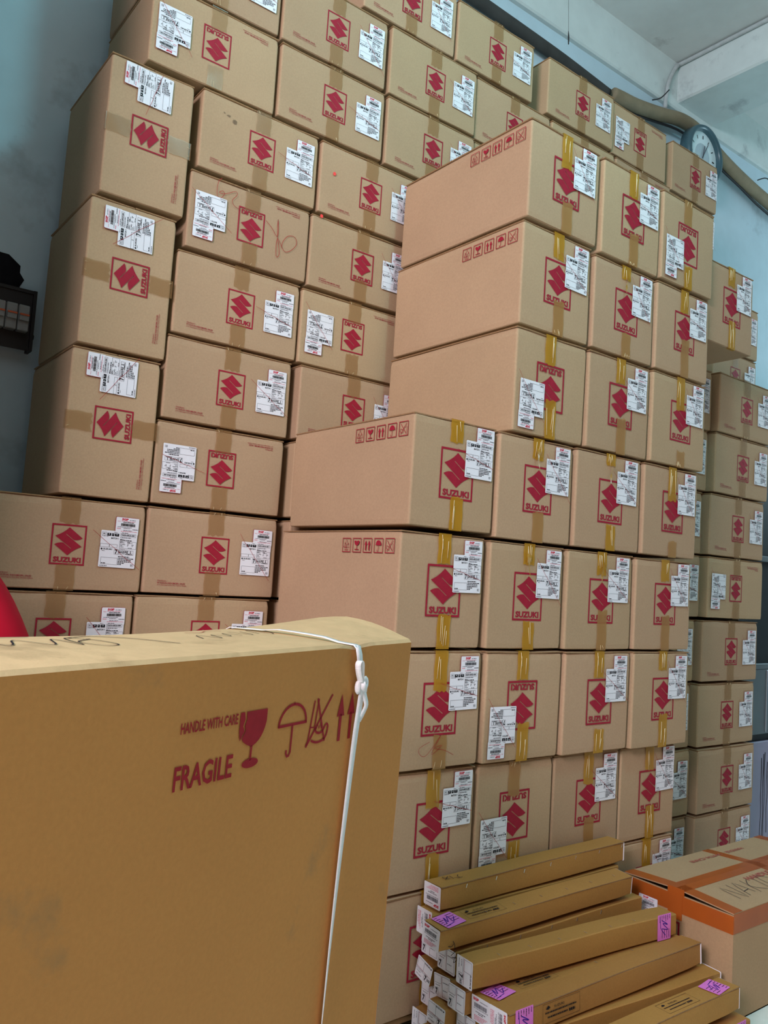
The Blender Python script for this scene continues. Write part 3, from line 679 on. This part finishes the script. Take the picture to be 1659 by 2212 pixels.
# white strap with knot
st = thing('strap', 'white woven strap knotted around the tall ochre carton', 'strap', (0, 0, 0)); st.matrix_world = Mb
b = MB()
def ribbon(b, pts, wd, th=.0012, side=Vector((1, 0, 0)), m=0):
    rings = []
    for i, p in enumerate(pts):
        p = Vector(p); t = (Vector(pts[min(i+1, len(pts)-1)])-Vector(pts[max(i-1, 0)])).normalized()
        s_ = side[i] if isinstance(side, list) else side
        s_ = (s_-t*s_.dot(t)).normalized(); n_ = t.cross(s_)*th/2; ww = wd[i] if isinstance(wd, list) else wd
        rings.append([p-s_*ww/2-n_, p+s_*ww/2-n_, p+s_*ww/2+n_, p-s_*ww/2+n_])
    b.loft(rings, m)
SX = -.2135
path = [(SX-.085, BD+.003, BH-.20), (SX-.082, BD+.003, BH-.002+topf(SX-.08, BD))]
for k in range(9):
    y = BD-.002-(BD-.006)*k/8; x = SX-.080+.080*(k/8)**.8; path.append((x, y, BH+.0035+topf(x, y)+(.004 if 2 < k < 7 else 0)))
path += [(SX+.001, -.003, BH-.006), (SX+.006, -.005, BH-.022), (SX+.016, -.007, BH-.072)]
ribbon(b, path, .018); link('band', b.mesh('band', ['strap_white'], True), st)
b = MB(); pts = smooth_path([(SX+.017, -.011, BH-.082), (SX+.015, -.010, BH-.12), (SX+.011, -.008, BH-.2), (SX+.004, -.006, BH-.42), (SX-.001, -.006, BH-.64), (SX-.002, -.006, BH-.9), (SX-.002, -.006, .012)], 4)
sides = [Vector((math.cos(q), math.sin(q), 0)) for q in [.58*min(1, max(0, (BH-.12-p[2])/.62))**1.2 for p in pts]]
ribbon(b, pts, .0185, .0013, sides); link('band', b.mesh('band_lower', ['strap_white'], True), st)
SX += .013
b = MB()   # knot: a rounded wrap of webbing and two bulging lobes
ribbon(b, [(SX-.004, -.008, BH-.070), (SX-.006, -.017, BH-.074), (SX-.003, -.019, BH-.080), (SX+.008, -.018, BH-.083), (SX+.013, -.012, BH-.080), (SX+.012, -.007, BH-.074)], .014, .003, Vector((.1, 0, 1)))
for cx, cz, rx, rz in ((-.010, -.080, .0075, .0140), (.014, -.075, .0085, .0140)):
    rings = []
    for i in range(7):
        t = -1+2*i/6; k = math.sqrt(max(0.02, 1-t*t))
        rings.append([(SX+cx+rx*k*math.cos(q*math.pi/6), -.010+.006*k*math.sin(q*math.pi/6), BH+cz+rz*t) for q in range(12)])
    b.loft(rings, 0)
link('knot', b.mesh('knot', ['strap_white'], True), st)
b = MB(); ribbon(b, smooth_path([(SX-.008, -.014, BH-.072), (SX-.021, -.016, BH-.054), (SX-.030, -.018, BH-.036), (SX-.026, -.019, BH-.029), (SX-.018, -.018, BH-.034), (SX-.012, -.016, BH-.052), (SX-.005, -.014, BH-.072)], 4), .011, .0014, Vector((.25, -1, .1)))
link('loop', b.mesh('loop', ['strap_white'], True), st)
b = MB(); ribbon(b, smooth_path([(SX+.008, -.011, BH-.083), (SX+.013, -.013, BH-.100), (SX+.019, -.014, BH-.116), (SX+.015, -.011, BH-.132), (SX+.008, -.008, BH-.146)], 4), [.011]*17, .0013, Vector((1, -.15, 0)))
link('tail', b.mesh('tail', ['strap_white'], True), st)

# ------------------------------------------------------------------ pile of long boxes
LL, LW, LH = .865, .076, .068
def long_body(seed, L=LL, W=LW, H=LH):
    r = random.Random(seed); b = MB(); n = 14; ph = r.uniform(0, 6); c = .0028
    rings = []
    for i in range(n+1):
        x = L*i/n; e = .002 if i in (0, n) else 0; s_ = .0012*math.sin(ph+x*11); tz = .0012*math.sin(ph*2+x*9)
        y0, y1, z0, z1 = e+s_+.0012, W-e-.0012, -H+e, -e+tz-.0012
        rings.append([(x, y0+c, z0), (x, y1-c, z0), (x, y1, z0+c), (x, y1, z1-c), (x, y1-c, z1), (x, y0+c, z1), (x, y0, z1-c), (x, y0, z0+c)])
    b.loft([list(reversed(q)) for q in rings], 0)
    # lid board folded over the front edge, standing slightly proud
    k = r.choice((0, 1, 1))
    if k:
        for i in range(n):
            xa, xb = L*i/n, L*(i+1)/n; f = lambda x: .0012*math.sin(ph*2+x*9)
            b.quad([(xa, .0005, .0010+f(xa)), (xb, .0005, .0010+f(xb)), (xb, W-.004, .0004+f(xb)), (xa, W-.004, .0004+f(xa))], 0)
            b.quad([(xa, .0005, -.0020+f(xa)), (xb, .0005, -.0020+f(xb)), (xb, .0005, .0010+f(xb)), (xa, .0005, .0010+f(xa))], 1)
    return b.mesh('long_body', ['kraft_long', 'kraft_edge'], False)
LB = [long_body(i) for i in range(5)]
# end labels
def end_label(kind, W=LW, H=LH):
    a = Art(); hw, hh = W/2-.001, H/2-.001
    a.rrect(-hw, hw, -hh, hh, .004, 0, 0)
    if kind == 0:      # white parts label: red heading, bar code
        a.text('SGP', -.030, .0205, .0075, 3, 2, wd=.022, bold=.05); a.bars(-.004, .026, .0215, .0016, 2, 2, 1)
        rr = random.Random(5); x = -.026
        while x < .022:
            d = rr.uniform(.0005, .0015); a.rect(x, x+d, .004, .015, 2, 2); x += d+rr.uniform(.0004, .001)
        a.bars(-.028, .028, .0005, .0012, 1, 2, 2); a.bars(-.020, .018, -.008, .002, 2, 2, 3); a.bars(-.010, .008, -.012, .002, 2, 2, 4)
        for k in range(4): a.bars(-.026, .026-.006*k, -.018-k*.0035, .0022, 4, 2, 6+k)
    elif kind == 1:    # delivery label, boxes and large seven
        a.frame(-.033, -.002, -.004, .028, .0008, 2, 2); a.line([(-.036, .0), (.034, -.003)], .0008, 5, 3)
        a.disc(.030, .026, .0025, 1, 2, 8); a.text('SUZUKI', -.002, .024, .005, 1, 2, wd=.027, bold=.03)
        a.frame(.006, .021, -.024, -.004, .0008, 2, 2); a.text('7', .0135, -.0225, .0165, 1, 2, center=True, wd=.009, bold=.05)
        a.text('SA35', .0225, -.018, .0085, 1, 2, wd=.0125, bold=.03)
        a.bars(-.030, -.012, -.014, .002, 2, 2, 8); a.bars(-.030, -.006, -.024, .002, 2, 2, 9); a.line([(-.036, -.007), (.004, -.007)], .0008, 2, 2)
    else:              # the same, turned
        a.frame(-.034, -.005, .006, .029, .0008, 2, 2); a.frame(.0, .033, -.028, .029, .0008, 2, 2)
        a.frame(-.033, -.018, -.027, -.007, .0008, 2, 2); a.text('7', -.0255, -.0255, .0165, 1, 2, center=True, wd=.009, bold=.05)
        a.line([(-.001, .030), (.001, -.030)], .0008, 5, 3); a.bars(.004, .030, .012, .0018, 2, 2, 4); a.bars(.004, .022, -.010, .0018, 2, 2, 5); a.bars(-.030, -.010, -.001, .0018, 2, 2, 6)
    return a.mesh('end_label', ['paper', 'ink', 'ink_grey', 'ink_red', 'ink_pink', 'pen_red'])
EL = [end_label(k) for k in range(3)]
a = Art(); a.rrect(-.040, .040, -.033, .033, .003, 0, 0); PINKC = a.mesh('pink_card', ['pink_paper'])
a = Art()
for k in range(6): a.bars(-.036, -.036+.012+.004*(k % 3), .024-k*.0095, .003, 0, 2, 60+k, .001, .004)
for k in range(4): a.bars(.008, .034, .022-k*.011, .0024, 0, 2, 70+k, .001, .004)
a.line(smooth_path([(-.022, -.012), (-.006, .016), (-.012, -.008), (.010, .018), (.004, -.014), (.026, .006)], 5), .0026, 1, 3); a.line([(-.030, -.022), (.004, -.018)], .0020, 1, 3)
PINKP = a.mesh('pink_print', ['ink', 'pen_blue'])
a = Art(); a.frame(0, .15, 0, .05, .0008, 0, 2); a.text('SUZUKI', .045, .034, .006, 0, 2, wd=.04); a.poly([(.012, .036), (.022, .044), (.030, .038), (.022, .034)], 0, 2)
a.bars(.010, .135, .024, .004, 0, 2, 3, .002, .006); a.bars(.02, .10, .012, .004, 0, 2, 4, .002, .006); a.bars(.105, .13, .010, .007, 0, 2, 5, .004, .007)
STAMP = a.mesh('stamp_print', ['ink'])
a = Art()
for pts in ([(0, .020), (.014, .022), (.030, .018)], [(.004, .000), (.012, .010), (.010, .020)], [(.036, .0), (.034, .024)], [(.042, .002), (.062, .022)], [(.044, .022), (.060, .002), (.062, .016), (.050, .024)]): a.line(smooth_path(pts, 4), .0020, 0, 2)
TIX = a.mesh('handwriting', ['pen_black'])
b = MB(); b.box(-.0010, .0010, -.0010, 0, -.006, .006, 0); STAPLE = b.mesh('staple', ['staple'])
NRM = {'front': (0, 0, 0), 'top': (-math.pi/2, 0, 0), 'left': (0, 0, -math.pi/2), 'right': (0, 0, math.pi/2)}
def long_box(label, x, y, z, yaw=0, pit=0, rol=0, end=None, pink=None, stamp=None, write=None, staples=None, rend=None, h=LH, w_=LW, seed=0):
    # origin: the left front top edge; the box hangs below it
    yaw, pit, rol = [math.radians(q) for q in (yaw, pit, rol)]
    ex = Vector((math.cos(yaw)*math.cos(pit), math.sin(yaw)*math.cos(pit), math.sin(pit))); ey = Vector((-math.sin(yaw), math.cos(yaw), 0)); ez = ex.cross(ey)
    ey, ez = ey*math.cos(rol)+ez*math.sin(rol), -ey*math.sin(rol)+ez*math.cos(rol)
    m = Matrix((ex, ey, ez)).transposed().to_4x4(); m.translation = Vector((x, y, z+ZO))
    t = thing('long_carton', label, 'carton', (0, 0, 0), group='long slim cartons piled at the front'); t.matrix_world = m
    sy, sz = w_/LW, h/LH
    link('body', LB[seed % 5], t, scale=(1, sy, sz))
    if end is not None: link('end_label', EL[end[0]], t, (-.0016, w_/2, -h/2), (0, math.radians(end[1]), -math.pi/2), (sy, 1, sz))
    if rend: link('end_label', EL[1], t, (LL+.0016, w_/2, -h/2), (0, 0, math.pi/2), (sy, 1, sz))
    if pink:
        face, px, pz, rt = pink
        loc = (px, -.0014, pz) if face == 'front' else (px, pz, .0030)
        q = link('pink_label', PINKC, t, loc, (-math.pi/2 if face == 'top' else 0, 0, 0)); q.rotation_euler = (Matrix.Rotation(-math.pi/2 if face == 'top' else 0, 3, 'X') @ Matrix.Rotation(math.radians(rt), 3, 'Y')).to_euler()
        link('label_print', PINKP, q)
    if stamp:
        face, px, pz = stamp
        link('stamp_print', STAMP, t, (px, -.0006, pz) if face == 'front' else (px, pz, .0020), (-math.pi/2 if face == 'top' else 0, 0, 0))
    if write:
        face, px, pz, rt = write
        o = link('handwriting', TIX, t, (px, -.0006, pz) if face == 'front' else (px, pz, .0022)); o.rotation_euler = (Matrix.Rotation(-math.pi/2 if face == 'top' else 0, 3, 'X') @ Matrix.Rotation(math.radians(rt), 3, 'Y')).to_euler()
    if staples:
        face, zz, xs = staples
        for xx in xs:
            o = link('staple', STAPLE, t, (xx, -.0002, zz) if face == 'front' else (xx, zz, .0022), (-math.pi/2 if face == 'top' else 0, .35, 0))
    return t
sx6 = [.10+.125*i for i in range(7)]
long_box('topmost long slim carton of the pile, white label on its left end', 1.676, 1.822, -.892, .1, .7, -.5, end=(0, 180), write=('top', .115, .050, 190), staples=('front', -.012, sx6), rend=True, seed=0)
long_box('long carton tucked under the topmost one, white label end peeking out left', 1.652, 1.823, -.963, 0, .3, 0, end=(0, 90), seed=2)
long_box('long carton with pink label and stamp on its lid, second tier down', 1.608, 1.740, -.971, -.3, .6, 4.0, end=(0, 0), pink=('top', .062, .038, -8), stamp=('top', .125, .016), write=('front', .03, -.045, 65), staples=('top', .030, [.2+.12*i for i in range(6)]), h=.062, seed=3, rend=True)
long_box('long carton wedged behind, stapled front edge under the pink-labelled one', 1.676, 1.745, -1.044, -.3, .2, 0, end=(2, 0), staples=('front', -.010, [.12, .26, .40, .52, .64]), seed=1)
long_box('long carton with pink label on the right end of its front', 1.656, 1.652, -1.034, -3.9, -.4, -1.5, end=(1, 90), pink=('front', .800, -.034, 90), staples=('top', .016, [.10, .22, .34, .45, .56, .67]), h=.071, seed=4)
long_box('long carton with pink label at its left end, beside the foremost lid', 1.675, 1.600, -1.119, -1.5, .3, -3, end=(0, 0), pink=('top', .060, .036, -10), stamp=('top', .130, .014), staples=('top', .02, [.45, .62]), seed=1)
long_box('long carton with front stamp and pink label at lower left', 1.656, 1.516, -1.107, -.8, .4, -3, end=(0, 90), pink=('front', .055, -.034, 90), stamp=('front', .125, -.056), rend=True, seed=0)
long_box('long carton with torn white label on its right end lid', 1.700, 1.520, -1.181, -4.2, -.1, 0, rend=True, seed=2)
long_box('long carton with pink label at the right end of its lid', 1.665, 1.385, -1.186, -.6, 0, -.8, pink=('top', .785, .038, 172), stamp=('top', .52, .012), rend=True, seed=3)
long_box('lowest visible long carton near the floor, pink label on its front right', 1.700, 1.352, -1.279, .3, 0, 0, pink=('front', .80, -.034, 90), seed=4)
# stubs of the left ends
long_box('long carton whose labelled end peeks out below the pink-labelled lid', 1.680, 1.823, -1.033, -.3, 0, 0, end=(2, 0), seed=1)
long_box('tilted long carton end with creased label, leftmost of the tier', 1.664, 1.826, -1.112, -.6, 0, 6, end=(1, 8), w_=.070, h=.064, seed=2)
long_box('long carton end with large black seven, middle of the left tier', 1.668, 1.750, -1.120, 0, 0, 0, end=(2, -6), h=.064, w_=.071, seed=3)
long_box('long carton end with bluish white label beneath the right pink-labelled box', 1.656, 1.677, -1.116, 0, 0, 0, end=(2, 0), w_=.071, seed=0)
long_box('long carton end with white label in the fifth tier, against the stack', 1.690, 1.823, -1.178, 0, .1, 0, end=(2, 0), seed=4)
long_box('long carton end jutting out with label wrapped round its corner', 1.640, 1.735, -1.188, 0, 0, 3.0, end=(1, 0), h=.064, seed=1)
long_box('lowest left long carton end with bare brown lid', 1.655, 1.823, -1.250, -.5, 0, 0, end=(1, 90), seed=2)
long_box('long carton end wrapped in a creased label, lowest of the second row', 1.622, 1.740, -1.252, 0, 0, -2, end=(1, 180), seed=3)
long_box('long carton end with white label at the bottom edge of the pile', 1.680, 1.657, -1.191, 0, 0, 0, end=(2, 0), seed=4)
# boxes that carry the pile
for i, (x, y, z) in enumerate(((1.70, 1.657, -1.261), (1.70, 1.578, -1.262), (1.71, 1.498, -1.262), (1.71, 1.420, -1.352+.069))):
    long_box('buried long carton in the middle of the pile, %s one' % NUM[i+1], x, y, z, seed=i)

# ------------------------------------------------------------------ carton with orange tape
X0, X1, Y0, Y1, ZT, ZB = 2.613, 3.560, 1.448, 1.868, -1.0165, -ZO; KS = .872
t = thing('taped_carton', 'wide carton bound with orange tape, handwritten name on its lid', 'carton', ((X0+X1)/2, Y0, ZB))
Hh = ZT-ZB; Wd = X1-X0; Dd = Y1-Y0
b = MB(); tk = .005
for (xa, xb, ya, yb) in ((-Wd/2, Wd/2, 0, tk), (-Wd/2, Wd/2, Dd-tk, Dd), (-Wd/2, -Wd/2+tk, tk, Dd-tk), (Wd/2-tk, Wd/2, tk, Dd-tk)): b.box(xa, xb, ya, yb, 0, Hh, 0)
b.box(-Wd/2, Wd/2, 0, Dd, 0, .004, 0)
b.quad([(-Wd/2+tk, tk, Hh-.055), (Wd/2-tk, tk, Hh-.055), (Wd/2-tk, Dd-tk, Hh-.055), (-Wd/2+tk, Dd-tk, Hh-.055)], 0)
link('body', b.mesh('taped_body', ['kraft_taped']), t)
RID = .012
def tz(y): return Hh+.002+RID*(1-abs(y-Dd/2)/(Dd/2))**1.0
for k, (ya, yb) in enumerate(((0, Dd/2-.001), (Dd/2+.001, Dd))):
    b = MB(); n = 6
    rows = [(ya+(yb-ya)*i/n) for i in range(n+1)]
    b.loft([[(-Wd/2, y, tz(y)), (Wd/2, y, tz(y)), (Wd/2, y, tz(y)+.004), (-Wd/2, y, tz(y)+.004)] for y in rows], 0)
    link('lid_flap', b.mesh('lid_flap', ['kraft_taped']), t)
def drape(name, x0, x1, y0, y1, n=12):      # tape laid on the tent-shaped lid
    b = MB(); ys = [y0+(y1-y0)*i/n for i in range(n+1)]
    b.loft([[(x0, y, tz(y)+.0046), (x1, y, tz(y)+.0046), (x1, y, tz(y)+.0054), (x0, y, tz(y)+.0054)] for y in ys], 0)
    return link(name, b.mesh(name, ['tape_orange']), t)
drape('tape_strip', -Wd/2-.001, -Wd/2+.052, -.0005, Dd); drape('tape_strip', .030, .074, 0, Dd); drape('tape_strip', Wd/2-.05, Wd/2, 0, Dd)
drape('tape_strip', -Wd/2-.001, Wd/2, Dd/2-.034, Dd/2+.034, 6)
b = MB(); b.box(-Wd/2-.0016, -Wd/2-.0004, 0, Dd, Hh-.060, Hh-.003, 0); link('tape_strip', b.mesh('tape_side', ['tape_orange']), t)
b = MB(); b.box(-Wd/2-.0016, -Wd/2-.0004, Dd/2-.032, Dd/2+.032, Hh-.003, tz(Dd/2)+.006, 0); link('tape_strip', b.mesh('tape_bridge', ['tape_orange']), t)
b = MB(); b.box(-Wd/2-.0030, -Wd/2-.0018, Dd/2-.026, Dd/2+.028, Hh-.083, Hh-.0, 0); link('tape_strip', b.mesh('tape_tab', ['tape_orange']), t)
b = MB(); b.box(-Wd/2, Wd/2, -.0016, -.0004, Hh-.058, Hh+.003, 0); link('tape_strip', b.mesh('tape_front', ['tape_orange']), t)
def lid_art(a, name, mats, x, y, flip=False):
    sl = math.atan(RID/(Dd/2))*(1 if y < Dd/2 else -1)
    o = link(name, a.mesh(name, mats), t, (x, y, tz(y)+.0056)); o.rotation_euler = (Matrix.Rotation(sl, 3, 'X') @ Matrix.Rotation(-math.pi/2, 3, 'X') @ Matrix.Rotation(math.pi if flip else 0, 3, 'Y')).to_euler()
a = Art(); a.text('HANDLE', 0, 0, .025, 0, 2, wd=.165, bold=.02); lid_art(a, 'care_print', ['print_faded'], 3.375*KS-(X0+X1)/2, .148*KS)
a = Art(); a.text('WITH CARE', 0, 0, .019, 0, 2, wd=.21, bold=.02); lid_art(a, 'care_print', ['print_faded'], 3.60*KS-(X0+X1)/2, .415*KS, True)
a = Art(); a.text('HANDLE', 0, 0, .019, 0, 2, wd=.12, bold=.02); lid_art(a, 'care_print', ['print_faded'], 3.78*KS-(X0+X1)/2, .415*KS, True)
a = Art()
for pts in ([(0, 0), (.012, .085), (.045, -.005), (.06, .09)], [(.065, .0), (.10, .09), (.115, .01)], [(.075, .03), (.112, .035)], [(.135, .0), (.15, .09)], [(.185, .085), (.143, .045), (.19, .0)], [(.205, .0), (.22, .085)], [(.235, .0), (.25, .085), (.29, .06), (.285, .02), (.235, .0)], [(.31, .0), (.35, .09), (.36, .0)]): a.line(smooth_path(pts, 3), .0024, 0, 2)
lid_art(a, 'handwriting', ['pen_black'], 3.155*KS-(X0+X1)/2, .062*KS)
link('logo_print', LOGO_F, t, (-Wd/2-.0008, .262, .165), (0, 0, -math.pi/2))
lo = link('shipping_label', CARD, t, (-Wd/2-.0024, .340, .185), (0, 0, -math.pi/2)); link('label_print', CPRINT, lo)

# ------------------------------------------------------------------ cabinet at the right edge
DZ = .198
t = thing('metal_cabinet', 'grey metal cabinet with paint drips beyond the shaded stack', 'cabinet', (4.50, 2.30, -ZO))
b = MB(); b.box(-.36, .36, .02, .30, 0, 2.6-DZ, 0); link('carcass', b.mesh('carcass', ['black_plastic']), t)
b = MB(); b.rbox(-.36, .36, 0, .02, .02, .80-DZ, 0, .004); link('door_panel', b.mesh('door_panel', ['cabinet_lilac']), t)
b = MB(); b.rbox(-.36, .36, -.004, .02, .84-DZ, 1.185-DZ, 0, .004); link('door_panel', b.mesh('door_panel2', ['cabinet_grey']), t)
b = MB(); b.rbox(-.36, .36, -.006, .02, 1.185-DZ, 1.215-DZ, 0, .003); link('rail', b.mesh('rail', ['cabinet_grey']), t)
b = MB(); b.rbox(-.36, .36, -.006, .02, 1.765-DZ, 1.795-DZ, 0, .003); link('rail', b.mesh('rail2', ['cabinet_grey']), t)
b = MB(); b.rbox(-.104, -.092, -.010, -.003, .85-DZ, 1.18-DZ, 0, .002); link('edge_strip', b.mesh('edge_strip', ['steel']), t)
r = random.Random(9)
for i, x in enumerate((-.118, -.098, -.085, -.055, -.02, .02, .07)):
    b = MB(); z = .74-DZ-r.uniform(0, .06); n = 9; e = z-r.uniform(.35, .62)
    rings = []
    for k in range(n+1):
        f = k/n; xx = x+.003*math.sin(k*1.3+i); ww = (.0035 if k < 3 else .0016)+.0006*math.sin(k*2+i); zz = z+(e-z)*f
        rings.append([(xx-ww, -.0002, zz), (xx, -.002, zz), (xx+ww, -.0002, zz)])
    b.loft(rings, 0); link('paint_drip', b.mesh('paint_drip', ['black_plastic']), t)

# ------------------------------------------------------------------ red cloth at the left
b = MB(); rings = []
for i in range(22):
    z = .025-.60*(i/14)**2 if i < 14 else -.575-((ZO-.575)*(i-14)/7)
    rr = .32*min(1, max(.0006, (.03-z)/.45))**.5
    rings.append([(.35+rr*(1+.05*math.sin(5*a_+z*3))*math.cos(a_), 2.26+rr*(1+.05*math.sin(5*a_+z*3))*math.sin(a_)*.88, z) for a_ in [k*2*math.pi/40 for k in range(40)]])
rings.reverse()
b.loft(rings, 0)
o = link('red_cloth', b.mesh('red_cloth', ['red_cloth'], True)); o['label'] = 'bright red cloth heap at the left edge behind the tall carton'; o['category'] = 'cloth'

# ------------------------------------------------------------------ clock, pipe, cables, fuse box on the wall
cy = 3.02; k = cy/3.12
t = thing('wall_clock', 'round wall clock with teal rim above the right end carton', 'clock', (4.93*k, cy, 3.052*k))
R0 = .208*k
b = MB(); n = 48; rings = []
for (rad, y) in ((R0-.036, .03), (R0-.034, -.012), (R0-.026, -.026), (R0-.010, -.026), (R0, -.010), (R0, .05), (R0-.036, .05)):
    rings.append([(rad*math.cos(i*2*math.pi/n), y, rad*math.sin(i*2*math.pi/n)) for i in range(n)])
b.loft(rings, 0, cap=False); link('rim', b.mesh('rim', ['clock_rim'], True), t)
a = Art(); a.disc(0, 0, R0-.032, 0, 0, 48); link('clock_face', a.mesh('clock_face', ['clock_face']), t, (0, .010, 0))
a = Art(); a.disc(0, 0, R0*.42, 0, 0, 40); link('dial', a.mesh('dial', ['clock_dial']), t, (0, .0092, 0))
a = Art()
for i in range(12):
    q = i*math.pi/6; ra, rb = R0*.58, R0*.70; a.line([(ra*math.sin(q), ra*math.cos(q)), (rb*math.sin(q), rb*math.cos(q))], .009 if i % 3 == 0 else .006, 0, 0)
link('hour_marks', a.mesh('hour_marks', ['ink']), t, (0, .0088, 0))
for nm, ang, ln, wd in (('hour_hand', 12, .075, .008), ('minute_hand', 30, .11, .006)):
    b = MB(); b.box(-wd/2, wd/2, -.0015, 0, -.02, ln, 0); link(nm, b.mesh(nm, ['ink_grey']), t, (0, .004, 0), (0, math.radians(ang), 0))
b = MB(); b.box(-.03, .03, .05, .17, -.02, .02, 0); link('bracket', b.mesh('bracket', ['cable_dark']), t)

b = MB(); pp = [(3.93, 3.13, 3.075), (4.0, 3.12, 3.075), (4.15, 3.12, 3.09), (4.41, 3.12, 3.14), (4.63, 3.11, 3.185), (4.84, 3.11, 3.18), (5.14, 3.11, 3.10), (5.43, 3.11, 3.045), (5.80, 3.11, 3.0), (6.6, 3.1, 2.92), (7.4, 3.1, 2.9)]
b.tube(smooth_path(pp, 4), .043, 12, 0); o = link('conduit_pipe', b.mesh('conduit_pipe', ['pipe_brown'], True)); o['label'] = 'thick brown pipe sagging along the wall under the ceiling beam'; o['category'] = 'pipe'
b = MB(); b.tube(smooth_path([(2.0, 3.15, 3.15), (2.8, 3.15, 3.13), (3.4, 3.15, 3.11), (3.7, 3.15, 3.09), (3.90, 3.15, 3.075)], 5), .036, 10, 0)  # unlit left run of the pipe, its shade painted as dark grey
o = link('conduit_pipe', b.mesh('conduit_pipe_dark', ['shade_grey'], True)); o['label'] = 'dark shade-painted pipe along the wall above the top row of cartons'; o['category'] = 'pipe'
for i, (dy, dz, lab, rad) in enumerate(((.03, .055, 'thin pale cable running on top of the brown pipe', .007), (.02, -.055, 'thin dark cable hanging below the brown pipe', .009))):
    b = MB(); b.tube(smooth_path([(x, y+dy, z+dz+.012*math.sin(x*6+i)) for x, y, z in pp], 3), rad, 6, 0)
    o = link('cable', b.mesh('cable', ['cable_grey' if i == 0 else 'cable_dark'], True)); o['label'] = lab; o['category'] = 'cable'
b = MB(); b.tube(smooth_path([(4.648, -1.0, 3.598), (4.648, 1.5, 3.600), (4.646, 3.05, 3.600), (4.625, 3.145, 3.585), (4.55, 3.150, 3.46), (4.52, 3.150, 3.36), (4.515, 3.155, 3.24)], 5), .014, 8, 0)
o = link('cable', b.mesh('cable2', ['cable_grey'], True)); o['label'] = 'white cable clipped along the ceiling beam and down its corner'; o['category'] = 'cable'
for i, pts in enumerate((((4.24, 3.06, 3.14), (4.30, 3.04, 3.17), (4.33, 3.0, 3.22)), ((5.52, 3.05, 3.06), (5.60, 3.02, 3.09), (5.72, 3.02, 3.05), (5.80, 3.02, 3.06)))):
    b = MB(); b.tube(smooth_path(pts, 4), .004, 6, 0); o = link('wire', b.mesh('wire', ['cable_dark'], True))
    o['label'] = ('short dark wire end sticking up left of the clock', 'dark wire end curling off the pipe right of the clock')[i]; o['category'] = 'wire'
b = MB(); b.tube([(2.86, 2.6, 3.62), (2.895, 2.6, 2.886), (2.907, 2.6, 2.72)], .0009, 5, 0); b.tube([(2.906, 2.6, 2.73), (2.909, 2.6, 2.70), (2.911, 2.6, 2.664)], [.0015, .0045, .003], 6, 0)
o = link('hanging_thread', b.mesh('hanging_thread', ['cable_dark'])); o['label'] = 'dark dusty thread hanging from the ceiling above the cartons'; o['category'] = 'thread'

t = thing('fuse_box', 'old black fuse box with grey breakers on the dark left wall', 'fuse box', (.60, WY, .745))
b = MB(); b.box(-.14, .105, -.05, 0, 0, .20, 0); b.box(-.15, .115, -.056, -.05, -.012, .0, 0); b.box(-.15, .115, -.056, -.05, .20, .212, 0); b.box(.105, .117, -.060, 0, -.012, .212, 0)
link('housing', b.mesh('housing', ['black_plastic']), t)
for i in range(5):
    b = MB(); x = -.11+i*.041; b.rbox(x, x+.038, -.085, -.05, .05, .145, 0, .003); b.rbox(x+.002, x+.036, -.095, -.085, .085, .110, 0, .002)
    br = link('breaker', b.mesh('breaker', ['breaker_grey']), t)
    b = MB(); b.box(x+.003, x+.035, -.098, -.095, .104, .110, 0); link('toggle', b.mesh('toggle', ['breaker_orange']), br)
b = MB(); b.tube(smooth_path([(-.10, -.03, .20), (-.09, -.05, .27), (-.12, -.05, .36), (-.17, -.04, .45)], 4), .022, 8, 0); b.tube(smooth_path([(-.04, -.03, .20), (-.05, -.04, .28), (-.10, -.04, .36)], 4), .012, 8, 0)
b.tube(smooth_path([(-.05, -.03, .0), (-.06, -.03, -.05), (-.10, -.03, -.12)], 4), .016, 8, 0)
link('feed_cables', b.mesh('feed_cables', ['cable_dark'], True), t)
# sooty patch of broken plaster round the fuse box
a = Art(); rr = random.Random(2)
for cx, cz, ra in ((-.02, .26, .10), (-.05, -.05, .075), (.09, .06, .045)):
    a.poly([(cx+ra*rr.uniform(.85, 1.0)*math.cos(k_*2*math.pi/22), cz+ra*rr.uniform(.8, .95)*math.sin(k_*2*math.pi/22)) for k_ in range(22)], 0, 4)
link('soot_patch', a.mesh('soot_patch', ['soot']), t, (0, -.001, 0))
